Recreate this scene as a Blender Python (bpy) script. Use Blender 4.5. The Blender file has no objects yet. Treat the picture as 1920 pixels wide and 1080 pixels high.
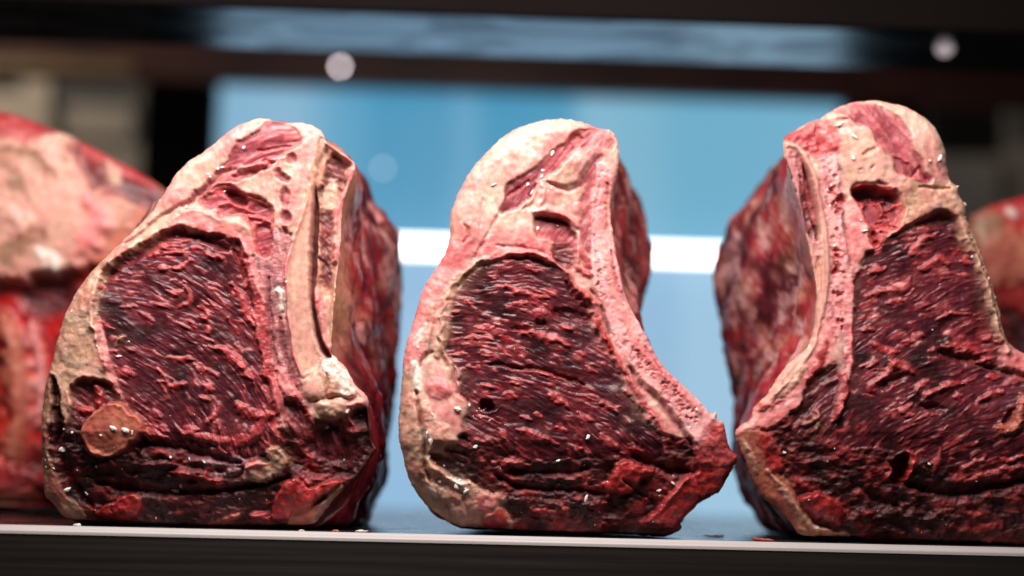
import bpy, math, random
import numpy as np
from mathutils import Matrix, Vector

# ------------------------------------------------------------------ camera, world, lamps
scene = bpy.context.scene
col = scene.collection
FPX = 2667.0                                   # focal length in photo pixels (50 mm on 36 mm)
PITCH, YAW, ROLL = math.radians(7.29), math.radians(1.7), 0.0241
CAM = np.array([0.0, -1.0, 0.0452])
fw = np.array([math.sin(YAW) * math.cos(PITCH), math.cos(YAW) * math.cos(PITCH), math.sin(PITCH)])
r0 = np.array([math.cos(YAW), -math.sin(YAW), 0.0])
u0 = np.cross(r0, fw)
rt = r0 * math.cos(ROLL) + u0 * math.sin(ROLL)
up = -r0 * math.sin(ROLL) + u0 * math.cos(ROLL)
cd = bpy.data.cameras.new("camera")
cam = bpy.data.objects.new("camera", cd)
col.objects.link(cam)
M = Matrix(((rt[0], up[0], -fw[0], CAM[0]), (rt[1], up[1], -fw[1], CAM[1]), (rt[2], up[2], -fw[2], CAM[2]), (0, 0, 0, 1)))
cam.matrix_world = M
cd.lens = 50.0
cd.sensor_width = 36.0
cd.clip_start = 0.05
cd.clip_end = 50
cd.dof.use_dof = True
cd.dof.focus_distance = 0.985
cd.dof.aperture_fstop = 1.5
cd.dof.aperture_blades = 0
scene.camera = cam

world = bpy.data.worlds.new("World")
scene.world = world
world.use_nodes = True
world.node_tree.nodes["Background"].inputs[0].default_value = (1.0, 0.86, 0.78, 1)
world.node_tree.nodes["Background"].inputs[1].default_value = 0.02
scene.view_settings.view_transform = 'Standard'
scene.view_settings.look = 'None'
scene.view_settings.exposure = 0.0
scene.view_settings.gamma = 1.0
scene.cycles.use_denoising = True
scene.cycles.max_bounces = 6


def lamp(name, loc, target, sx, sy, power, color):
    l = bpy.data.lights.new(name, 'AREA')
    l.shape = 'RECTANGLE'
    l.size, l.size_y = sx, sy
    l.energy = power
    l.color = color
    o = bpy.data.objects.new(name, l)
    col.objects.link(o)
    o.location = loc
    d = Vector(target) - Vector(loc)
    o.rotation_euler = d.to_track_quat('-Z', 'Y').to_euler()
    return o


lamp("cabinet_lamp", (-0.06, -0.28, 0.55), (-0.03, 0.0, 0.20), 0.8, 0.18, 9.2, (1.0, 0.89, 0.85))
lamp("front_fill", (-0.3, -1.3, 1.2), (0.0, 0.0, 0.15), 0.7, 0.5, 0.5, (1.0, 0.88, 0.86))  # unseen fill, added to lift the meat from the front
lamp("cupboard_fill", (-1.1, 1.1, 1.25), (-0.72, 1.75, 0.45), 0.3, 0.3, 8.0, (1.0, 0.87, 0.72))  # unseen light, added to brighten the cupboards
GRID = 1.25


def px2w(px, py, y):
    """where the line of sight through photo pixel px, py meets the upright plane at depth y (metres)"""
    px, py, y = np.asarray(px, float), np.asarray(py, float), np.asarray(y, float)
    dx = fw[0] * FPX + rt[0] * (px - 960) + up[0] * (540 - py)
    dy = fw[1] * FPX + rt[1] * (px - 960) + up[1] * (540 - py)
    dz = fw[2] * FPX + rt[2] * (px - 960) + up[2] * (540 - py)
    t = (y - CAM[1]) / dy
    return np.stack([CAM[0] + dx * t, np.broadcast_to(y, np.shape(t)), CAM[2] + dz * t], -1)


PXM = 1.0 / FPX * 1.0                           # metres per photo pixel at the front plane

# ------------------------------------------------------------------ numpy noise
_tab = {}


def vnoise(x, y, seed):
    if seed not in _tab:
        _tab[seed] = np.random.RandomState(seed).rand(256, 256).astype(np.float32) * 2 - 1
    T = _tab[seed]
    xi, yi = np.floor(x).astype(int), np.floor(y).astype(int)
    fx, fy = (x - xi), (y - yi)
    fx, fy = fx * fx * fx * (fx * (fx * 6 - 15) + 10), fy * fy * fy * (fy * (fy * 6 - 15) + 10)
    x0, x1, y0, y1 = xi & 255, (xi + 1) & 255, yi & 255, (yi + 1) & 255
    return (T[y0, x0] * (1 - fx) + T[y0, x1] * fx) * (1 - fy) + (T[y1, x0] * (1 - fx) + T[y1, x1] * fx) * fy


def fbm(x, y, seed, octv=3, gain=0.5):
    a, s, n = 1.0, 0.0, 0.0
    for k in range(octv):
        s = s + a * vnoise(x * 2 ** k + 17.3 * k, y * 2 ** k - 9.1 * k, seed + k)
        n += a
        a *= gain
    return s / n * 1.6


def sst(a, b, x):
    t = np.clip((x - a) / (b - a), 0, 1)
    return t * t * (3 - 2 * t)


def smooth_poly(pts, closed=True, sub=5):
    P = np.array(pts, float)
    n = len(P)
    out = []
    rng = range(n) if closed else range(n - 1)
    for i in rng:
        if closed:
            p0, p1, p2, p3 = P[(i - 1) % n], P[i], P[(i + 1) % n], P[(i + 2) % n]
        else:
            p0, p1, p2, p3 = P[max(i - 1, 0)], P[i], P[i + 1], P[min(i + 2, n - 1)]
        for k in range(sub):
            t = k / sub
            out.append(0.5 * (2 * p1 + (p2 - p0) * t + (2 * p0 - 5 * p1 + 4 * p2 - p3) * t * t + (3 * p1 - p0 - 3 * p2 + p3) * t ** 3))
    if not closed:
        out.append(P[-1])
    return np.array(out)


def seg_dist(X, Y, P, closed):
    d2 = np.full(X.shape, 1e12, np.float32)
    tt = np.zeros(X.shape, np.float32)
    n = len(P)
    m = n if closed else n - 1
    for i in range(m):
        ax, ay = P[i]
        bx, by = P[(i + 1) % n]
        ex, ey = bx - ax, by - ay
        L = ex * ex + ey * ey + 1e-9
        t = np.clip(((X - ax) * ex + (Y - ay) * ey) / L, 0, 1)
        q = (X - ax - t * ex) ** 2 + (Y - ay - t * ey) ** 2
        k = q < d2
        d2 = np.where(k, q, d2)
        if not closed:
            tt = np.where(k, (i + t) / m, tt)
    return np.sqrt(d2), tt


def inside(X, Y, P):
    ins = np.zeros(X.shape, bool)
    n = len(P)
    for i in range(n):
        ax, ay = P[i]
        bx, by = P[(i + 1) % n]
        if ay == by:
            continue
        c = (ay > Y) != (by > Y)
        ins ^= c & (X < (bx - ax) * (Y - ay) / (by - ay) + ax)
    return ins


# ------------------------------------------------------------------ mesh helpers
def new_mesh(name, verts, faces, mat=None, tint=None, gloss=None, fat=None, smooth=True):
    """verts (n,3), faces: (m,3) or (m,4) int array, or a list of tuples"""
    me = bpy.data.meshes.new(name)
    V = np.asarray(verts, np.float32)
    if isinstance(faces, np.ndarray):
        k = faces.shape[1]
        me.vertices.add(len(V))
        me.vertices.foreach_set("co", V.ravel())
        me.loops.add(faces.size)
        me.loops.foreach_set("vertex_index", faces.astype(np.int32).ravel())
        me.polygons.add(len(faces))
        me.polygons.foreach_set("loop_start", np.arange(0, faces.size, k, dtype=np.int32))
        me.update(calc_edges=True)
        me.validate()
    else:
        me.from_pydata([tuple(v) for v in V.tolist()], [], faces)
        me.update()
    if smooth:
        me.polygons.foreach_set("use_smooth", np.ones(len(me.polygons), bool))
    if tint is not None:
        a = me.attributes.new("tint", 'FLOAT_COLOR', 'POINT')
        a.data.foreach_set("color", np.concatenate([tint, np.ones((len(V), 1))], 1).astype(np.float32).ravel())
        a = me.attributes.new("gloss", 'FLOAT', 'POINT')
        a.data.foreach_set("value", np.asarray(gloss, np.float32))
        a = me.attributes.new("fat", 'FLOAT', 'POINT')
        a.data.foreach_set("value", np.asarray(fat, np.float32))
    if mat:
        me.materials.append(mat)
    return me


def link(name, me, parent=None):
    o = bpy.data.objects.new(name, me)
    col.objects.link(o)
    if parent is not None:
        o.parent = parent
        o.matrix_parent_inverse = parent.matrix_world.inverted()
    return o


def tag(o, label=None, cat=None, group=None, kind=None):
    for k, v in (("label", label), ("category", cat), ("group", group), ("kind", kind)):
        if v:
            o[k] = v
    return o


def empty(name, loc):
    o = bpy.data.objects.new(name, None)
    o.empty_display_size = 0.02
    col.objects.link(o)
    o.location = loc
    bpy.context.view_layer.update()
    return o


def box_vf(x0, x1, y0, y1, z0, z1):
    v = [(x, y, z) for z in (z0, z1) for y in (y0, y1) for x in (x0, x1)]
    f = [(0, 2, 3, 1), (4, 5, 7, 6), (0, 1, 5, 4), (2, 6, 7, 3), (0, 4, 6, 2), (1, 3, 7, 5)]
    return v, f


def bevel_box(name, x0, x1, y0, y1, z0, z1, mat, parent=None, bev=0.003, seg=3):
    import bmesh
    bm = bmesh.new()
    v, f = box_vf(x0, x1, y0, y1, z0, z1)
    vs = [bm.verts.new(p) for p in v]
    for q in f:
        bm.faces.new([vs[i] for i in q])
    bmesh.ops.recalc_face_normals(bm, faces=bm.faces)
    if bev:
        bmesh.ops.bevel(bm, geom=list(bm.edges), offset=bev, segments=seg, profile=0.5, affect='EDGES')
    me = bpy.data.meshes.new(name)
    bm.to_mesh(me)
    bm.free()
    me.materials.append(mat)
    return link(name, me, parent)


# ------------------------------------------------------------------ materials
def principled(name):
    m = bpy.data.materials.new(name)
    m.use_nodes = True
    nt = m.node_tree
    return m, nt, nt.nodes["Principled BSDF"]


def meat_material(name, sss, bump, spec=0.5, grain=700.0, coat=0.0):
    m, nt, b = principled(name)
    N, L = nt.nodes, nt.links
    at = N.new("ShaderNodeAttribute"); at.attribute_name = "tint"
    gl = N.new("ShaderNodeAttribute"); gl.attribute_name = "gloss"
    fa = N.new("ShaderNodeAttribute"); fa.attribute_name = "fat"
    tc = N.new("ShaderNodeTexCoord")
    n1 = N.new("ShaderNodeTexNoise"); n1.inputs["Scale"].default_value = grain; n1.inputs["Detail"].default_value = 3
    n2 = N.new("ShaderNodeTexNoise"); n2.inputs["Scale"].default_value = 240.0; n2.inputs["Detail"].default_value = 4
    L.new(tc.outputs["Object"], n1.inputs["Vector"])
    L.new(tc.outputs["Object"], n2.inputs["Vector"])
    mr = N.new("ShaderNodeMapRange"); mr.inputs["From Min"].default_value = 0.3; mr.inputs["From Max"].default_value = 0.7
    mr.inputs["To Min"].default_value = 0.78; mr.inputs["To Max"].default_value = 1.22
    L.new(n2.outputs["Fac"], mr.inputs["Value"])
    mx = N.new("ShaderNodeVectorMath"); mx.operation = 'SCALE'
    L.new(at.outputs["Color"], mx.inputs[0]); L.new(mr.outputs["Result"], mx.inputs["Scale"])
    L.new(mx.outputs["Vector"], b.inputs["Base Color"])
    ra = N.new("ShaderNodeMath"); ra.operation = 'MULTIPLY_ADD'
    L.new(n1.outputs["Fac"], ra.inputs[0]); ra.inputs[1].default_value = 0.25
    L.new(gl.outputs["Fac"], ra.inputs[2])
    L.new(ra.outputs[0], b.inputs["Roughness"])
    sm = N.new("ShaderNodeMath"); sm.operation = 'MULTIPLY'
    L.new(fa.outputs["Fac"], sm.inputs[0]); sm.inputs[1].default_value = sss
    L.new(sm.outputs[0], b.inputs["Subsurface Weight"])
    b.inputs["Subsurface Radius"].default_value = (1.0, 0.3, 0.2)
    b.inputs["Subsurface Scale"].default_value = 0.0055
    b.inputs["Specular IOR Level"].default_value = spec
    b.inputs["Coat Weight"].default_value = coat
    b.inputs["Coat Roughness"].default_value = 0.22
    bp = N.new("ShaderNodeBump"); bp.inputs["Strength"].default_value = bump; bp.inputs["Distance"].default_value = 0.0008
    L.new(n1.outputs["Fac"], bp.inputs["Height"])
    L.new(bp.outputs["Normal"], b.inputs["Normal"])
    return m


MAT_MUSCLE = meat_material("dried_muscle", 0.12, 0.22, 0.42, 900, 0.0)
MAT_FAT = meat_material("dry_fat", 0.60, 0.08, 0.42, 700)
MAT_BONE = meat_material("bone", 0.45, 0.15, 0.4, 900)
MAT_CRUMB = meat_material("fat_crumb", 0.4, 0.3, 0.08, 900)


def metal(name, colr, rough, scale=(3, 200, 200), var=0.12):
    m, nt, b = principled(name)
    N, L = nt.nodes, nt.links
    tc = N.new("ShaderNodeTexCoord")
    mp = N.new("ShaderNodeMapping"); mp.inputs["Scale"].default_value = scale
    n = N.new("ShaderNodeTexNoise"); n.inputs["Scale"].default_value = 1.0; n.inputs["Detail"].default_value = 5
    L.new(tc.outputs["Object"], mp.inputs["Vector"]); L.new(mp.outputs["Vector"], n.inputs["Vector"])
    mr = N.new("ShaderNodeMapRange"); mr.inputs["To Min"].default_value = rough - var; mr.inputs["To Max"].default_value = rough + var
    L.new(n.outputs["Fac"], mr.inputs["Value"]); L.new(mr.outputs["Result"], b.inputs["Roughness"])
    b.inputs["Base Color"].default_value = (*colr, 1)
    b.inputs["Metallic"].default_value = 1.0
    bp = N.new("ShaderNodeBump"); bp.inputs["Strength"].default_value = 0.08; bp.inputs["Distance"].default_value = 0.0005
    L.new(n.outputs["Fac"], bp.inputs["Height"]); L.new(bp.outputs["Normal"], b.inputs["Normal"])
    return m


def plain(name, colr, rough=0.5, emit=None, strength=0.0, nscale=6.0, amount=0.15):
    m, nt, b = principled(name)
    N, L = nt.nodes, nt.links
    tc = N.new("ShaderNodeTexCoord")
    n = N.new("ShaderNodeTexNoise"); n.inputs["Scale"].default_value = nscale; n.inputs["Detail"].default_value = 4
    L.new(tc.outputs["Object"], n.inputs["Vector"])
    mr = N.new("ShaderNodeMapRange"); mr.inputs["To Min"].default_value = 1 - amount; mr.inputs["To Max"].default_value = 1 + amount
    L.new(n.outputs["Fac"], mr.inputs["Value"])
    mx = N.new("ShaderNodeVectorMath"); mx.operation = 'SCALE'; mx.inputs[0].default_value = colr
    L.new(mr.outputs["Result"], mx.inputs["Scale"]); L.new(mx.outputs["Vector"], b.inputs["Base Color"])
    b.inputs["Roughness"].default_value = rough
    if emit:
        b.inputs["Emission Color"].default_value = (*emit, 1)
        b.inputs["Emission Strength"].default_value = strength
    return m


STEEL = metal("brushed_steel", (0.62, 0.60, 0.58), 0.30)
STEEL_DARK = metal("dark_brushed_steel", (0.22, 0.19, 0.18), 0.34)
STEEL_UNDER = metal("polished_steel_underside", (0.40, 0.41, 0.42), 0.20, (9, 26, 26), 0.12)
nt = STEEL_UNDER.node_tree
_tc = nt.nodes.new("ShaderNodeTexCoord"); _mp = nt.nodes.new("ShaderNodeMapping"); _mp.inputs["Scale"].default_value = (7, 22, 1); _mp.inputs["Rotation"].default_value = (0, 0, 0.5)
_nz = nt.nodes.new("ShaderNodeTexNoise"); _nz.inputs["Scale"].default_value = 1.0; _nz.inputs["Detail"].default_value = 3; _nz.inputs["Distortion"].default_value = 1.2
_cr = nt.nodes.new("ShaderNodeValToRGB")
_cr.color_ramp.elements[0].position = 0.40; _cr.color_ramp.elements[0].color = (0.16, 0.16, 0.17, 1)
_cr.color_ramp.elements[1].position = 0.58; _cr.color_ramp.elements[1].color = (0.46, 0.47, 0.48, 1)
nt.links.new(_tc.outputs["Object"], _mp.inputs["Vector"]); nt.links.new(_mp.outputs["Vector"], _nz.inputs["Vector"]); nt.links.new(_nz.outputs["Fac"], _cr.inputs["Fac"])
nt.links.new(_cr.outputs["Color"], nt.nodes["Principled BSDF"].inputs["Base Color"])
STEEL_RAIL = metal("brown_steel", (0.16, 0.11, 0.10), 0.30)
BLACK = plain("black_paint", (0.002, 0.002, 0.002), 0.9)
BLACK.node_tree.nodes["Principled BSDF"].inputs["Specular IOR Level"].default_value = 0.05

# ------------------------------------------------------------------ cabinet
CX0, CX1 = -1.6, 1.7
LIP = -0.016
shelf = empty("steel_shelf", (0.05, 0.25, -0.045))
tag(shelf, "steel display shelf with a bright front edge under the row of meat", "shelf")
# the plate and its rolled front edge
prof = []
for k in range(9):
    a = math.radians(90 * k / 8)
    prof.append((LIP + 0.003 - 0.003 * math.sin(a) ** 2, -0.0042 * (k / 8)))


def sheet(name, pr, x0, x1, mat, parent, n=1):
    V, F = [], []
    for (y, z) in pr:
        V.append((x0, y, z)); V.append((x1, y, z))
    for i in range(len(pr) - 1):
        F.append((2 * i, 2 * i + 1, 2 * i + 3, 2 * i + 2))
    me = new_mesh(name, V, F, mat, smooth=True)
    return link(name, me, parent)


TOPM = metal("shelf_top_steel", (0.30, 0.30, 0.31), 0.26, (30, 30, 30))
nt = TOPM.node_tree
tc_ = nt.nodes.new("ShaderNodeTexCoord"); nz = nt.nodes.new("ShaderNodeTexNoise"); nz.inputs["Scale"].default_value = 22; nz.inputs["Detail"].default_value = 6
cr = nt.nodes.new("ShaderNodeValToRGB")
cr.color_ramp.elements[0].position = 0.40; cr.color_ramp.elements[0].color = (0.05, 0.025, 0.025, 1)
cr.color_ramp.elements[1].position = 0.56; cr.color_ramp.elements[1].color = (0.30, 0.30, 0.31, 1)
nt.links.new(tc_.outputs["Object"], nz.inputs["Vector"]); nt.links.new(nz.outputs["Fac"], cr.inputs["Fac"])
nt.links.new(cr.outputs["Color"], nt.nodes["Principled BSDF"].inputs["Base Color"])
bevel_box("shelf_plate", CX0, CX1, LIP + 0.0052, 0.62, -0.03, 0.0, TOPM, shelf, 0)
EDGE = plain("worn_satin_edge", (0.40, 0.38, 0.37), 0.42, nscale=40, amount=0.06)
sheet("rolled_edge", [(LIP + 0.005, 0.0003)] + [(y, z + 0.0003) for y, z in prof] + [(LIP, -0.0054)], CX0, CX1, EDGE, shelf)
bevel_box("front_lip", CX0, CX1, LIP + 0.0006, LIP + 0.004, -0.085, -0.0044, STEEL_DARK, shelf, 0)

# upper shelf, seen from below
zU = float(px2w(960, 26, 0.25)[2])
yB = 0.25
for k in range(60):                            # depth where the underside meets the rear lip
    if float(px2w(960, 106, yB)[2]) > zU:
        break
    yB += 0.004
zL = float(px2w(960, 170, yB)[2])
ush = empty("upper_shelf", (0.05, 0.3, zU))
tag(ush, "dark steel shelf above the row, its underside reflecting the blue panel", "shelf")
BROWN = plain("dark_brown_lip", (0.006, 0.0035, 0.003), 0.8, nscale=4, amount=0.4)
BROWN.node_tree.nodes["Principled BSDF"].inputs["Specular IOR Level"].default_value = 0.1
bevel_box("underside", CX0, CX1, 0.262, yB - 0.001, zU, zU + 0.006, STEEL_UNDER, ush, 0.001)
bevel_box("front_lip", CX0, CX1, 0.25, 0.2615, zU - 0.001, zU + 0.09, BROWN, ush, 0.002)

# back panel: two backlit blue glass sheets and a white tube between them
YP = 1.45


def at_box(name, xa, ya, xb, yb, y, t, mat, parent=None, bev=0.004):
    a = px2w(xa, ya, y); b = px2w(xb, yb, y)
    return bevel_box(name, float(min(a[0], b[0])), float(max(a[0], b[0])), y, y + t, float(min(a[2], b[2])), float(max(a[2], b[2])), mat, parent, bev)


YH = YP - 0.11
head = empty("header_rail", tuple(px2w(990, 170, YH)))
tag(head, "dark brown rail across the top of the blue panel", "rail")
zL = float(px2w(960, 171, YH)[2]); zT = float(px2w(960, 20, YH)[2])
bevel_box("rail_face", -2.0, 2.2, YH, YH + 0.03, zL, zT, plain("dark_brown_rail", (0.040, 0.013, 0.010), 0.35, nscale=7, amount=1.0), head, 0.004)
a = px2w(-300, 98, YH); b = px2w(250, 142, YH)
bevel_box("golden_reflection", float(a[0]), float(b[0]), YH - 0.006, YH - 0.001, float(b[2]) + 0.004, float(a[2]) - 0.004, plain("reflection_gold", (0.20, 0.13, 0.065), 0.4, nscale=8, amount=0.5), head, 0.002)  # strip painted gold for a warm reflection on the rail


def glint_dot(px, py, y, r, strength, label):  # glowing dot added for a blurred highlight, no lamp there
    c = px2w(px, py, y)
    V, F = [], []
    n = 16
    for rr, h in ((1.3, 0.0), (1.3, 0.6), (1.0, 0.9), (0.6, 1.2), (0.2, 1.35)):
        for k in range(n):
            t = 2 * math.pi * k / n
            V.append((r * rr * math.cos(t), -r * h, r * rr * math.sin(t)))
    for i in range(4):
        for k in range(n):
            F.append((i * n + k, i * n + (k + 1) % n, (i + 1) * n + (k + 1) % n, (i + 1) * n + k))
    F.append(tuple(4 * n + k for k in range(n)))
    o = link("added_glint", new_mesh("added_glint", V, F, plain("glowing_glint", (0.8, 0.75, 0.78), 0.4, (1.0, 0.86, 0.90), strength)))
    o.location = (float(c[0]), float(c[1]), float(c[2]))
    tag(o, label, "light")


glint_dot(638, 125, YH - 0.001, 0.0032, 12, "glowing dot added for a blurred glint on the dark rail above the left gap")
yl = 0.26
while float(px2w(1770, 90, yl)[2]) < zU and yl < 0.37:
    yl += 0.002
glint_dot(1770, 90, yl, 0.0068, 0.36, "glowing dot added for a blurred glint high above the right roast")
glint_dot(718, 315, YP - 0.001, 0.0026, 3.5, "faint glowing dot for a reflection on the blue glass beside the left roast's top")
pan = empty("back_panel", tuple(px2w(990, 700, YP)))
tag(pan, "backlit pale blue glass panel behind the meat", "panel")
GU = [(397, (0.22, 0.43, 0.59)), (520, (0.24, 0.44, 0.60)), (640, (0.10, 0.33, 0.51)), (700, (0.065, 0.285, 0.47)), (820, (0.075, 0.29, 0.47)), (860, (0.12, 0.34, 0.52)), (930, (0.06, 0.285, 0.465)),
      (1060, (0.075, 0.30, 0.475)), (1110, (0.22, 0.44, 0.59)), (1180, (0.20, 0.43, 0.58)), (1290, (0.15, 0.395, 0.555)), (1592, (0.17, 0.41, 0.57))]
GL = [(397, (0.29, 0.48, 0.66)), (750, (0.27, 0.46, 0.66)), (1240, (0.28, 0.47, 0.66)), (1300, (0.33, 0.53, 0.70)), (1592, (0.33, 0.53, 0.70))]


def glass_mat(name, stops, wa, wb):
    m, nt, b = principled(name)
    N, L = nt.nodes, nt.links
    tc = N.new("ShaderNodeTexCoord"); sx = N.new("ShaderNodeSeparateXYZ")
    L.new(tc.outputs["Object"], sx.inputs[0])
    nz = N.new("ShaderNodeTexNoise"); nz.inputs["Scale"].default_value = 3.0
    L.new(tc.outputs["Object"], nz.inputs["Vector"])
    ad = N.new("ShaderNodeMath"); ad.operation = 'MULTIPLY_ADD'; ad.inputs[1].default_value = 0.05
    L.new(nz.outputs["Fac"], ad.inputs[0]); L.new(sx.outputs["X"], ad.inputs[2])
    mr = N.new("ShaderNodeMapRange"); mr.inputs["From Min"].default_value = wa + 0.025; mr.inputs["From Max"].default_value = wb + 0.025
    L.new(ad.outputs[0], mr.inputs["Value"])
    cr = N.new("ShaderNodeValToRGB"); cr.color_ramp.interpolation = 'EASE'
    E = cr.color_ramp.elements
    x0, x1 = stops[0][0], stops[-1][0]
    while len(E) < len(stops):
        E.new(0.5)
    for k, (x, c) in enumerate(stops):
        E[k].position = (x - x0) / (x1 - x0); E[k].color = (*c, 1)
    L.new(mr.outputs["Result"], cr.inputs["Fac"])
    L.new(cr.outputs["Color"], b.inputs["Emission Color"])  # blurred light streaks behind the glass are painted into the glow
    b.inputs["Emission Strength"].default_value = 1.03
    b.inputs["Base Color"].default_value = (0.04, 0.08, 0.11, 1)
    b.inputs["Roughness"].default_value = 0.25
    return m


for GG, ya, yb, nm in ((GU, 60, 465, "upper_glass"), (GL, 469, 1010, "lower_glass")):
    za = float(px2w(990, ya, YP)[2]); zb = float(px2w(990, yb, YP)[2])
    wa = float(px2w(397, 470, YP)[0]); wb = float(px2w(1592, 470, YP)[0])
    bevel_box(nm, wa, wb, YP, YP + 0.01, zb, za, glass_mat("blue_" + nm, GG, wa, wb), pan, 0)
zc = float(px2w(990, 468, YP - 0.03)[2])
tl = empty("tube_light", (0.0, YP - 0.03, zc))
tag(tl, "glowing white tube light across the blue panel", "lamp")
TUBE = plain("lit_diffuser", (0.9, 0.9, 0.9), 0.4, (1.0, 0.98, 0.97), 5.0)
xa = float(px2w(397, 470, YP)[0]); xb = float(px2w(1592, 470, YP)[0])
bevel_box("diffuser", xa, xb, YP - 0.045, YP - 0.015, zc - 0.0115, zc + 0.0115, TUBE, tl, 0.012, 4)
bevel_box("backing_channel", xa - 0.01, xb + 0.01, YP - 0.0145, YP - 0.001, zc - 0.014, zc + 0.014, STEEL, tl, 0.002)

# posts beside the panel and the pale steel cupboards beyond
for xa_, xb_, lab in ((262, 396, "matt black upright post left of the blue panel"), (1593, 1725, "matt black upright post right of the blue panel")):
    wa = float(px2w(xa_, 300, YP - 0.05)[0]); wb = float(px2w(xb_, 300, YP - 0.05)[0])
    o = bevel_box("post", wa, wb, YP - 0.05, YP + 0.04, -0.3, 1.3, BLACK, None, 0.004)
    tag(o, lab, "post", "black posts beside the blue panel")
BEIGE = plain("beige_steel", (0.20, 0.165, 0.13), 0.45, nscale=3)
BEIGE2 = plain("pale_beige", (0.34, 0.28, 0.22), 0.5, nscale=3)
DGREY = plain("dark_wall", (0.012, 0.009, 0.008), 0.6, nscale=2, amount=0.3)
YW = 1.9
o = bevel_box("rear_wall", -2.6, 2.8, YW, YW + 0.05, -0.6, 2.2, DGREY, None, 0)
tag(o, kind='structure')


cup = empty("cupboard", tuple(px2w(100, 500, 1.7)))
tag(cup, "blurred beige steel cupboard left of the black post", "cupboard")
at_box("door_panel", 85, 195, 248, 262, 1.70, 0.05, BEIGE, cup)
at_box("door_panel", 85, 268, 258, 420, 1.70, 0.05, BEIGE, cup)
at_box("side_panel", 40, 150, 78, 420, 1.66, 0.05, BEIGE2, cup)
at_box("door_panel", -200, 165, 28, 420, 1.72, 0.05, BEIGE2, cup)
cup = empty("cupboard", tuple(px2w(1840, 500, 1.7)))
tag(cup, "dim grey steel cupboard behind the right side of the row", "cupboard")
CG = plain("dim_grey_steel", (0.40, 0.34, 0.28), 0.5, nscale=3)
at_box("door_panel", 1755, 290, 1880, 520, 1.70, 0.05, CG, cup)
at_box("door_panel", 1888, 180, 2100, 520, 1.72, 0.05, CG, cup)
at_box("top_panel", 1740, 160, 1878, 282, 1.74, 0.05, plain("dim_brown", (0.03, 0.022, 0.018), 0.5), cup)


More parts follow.
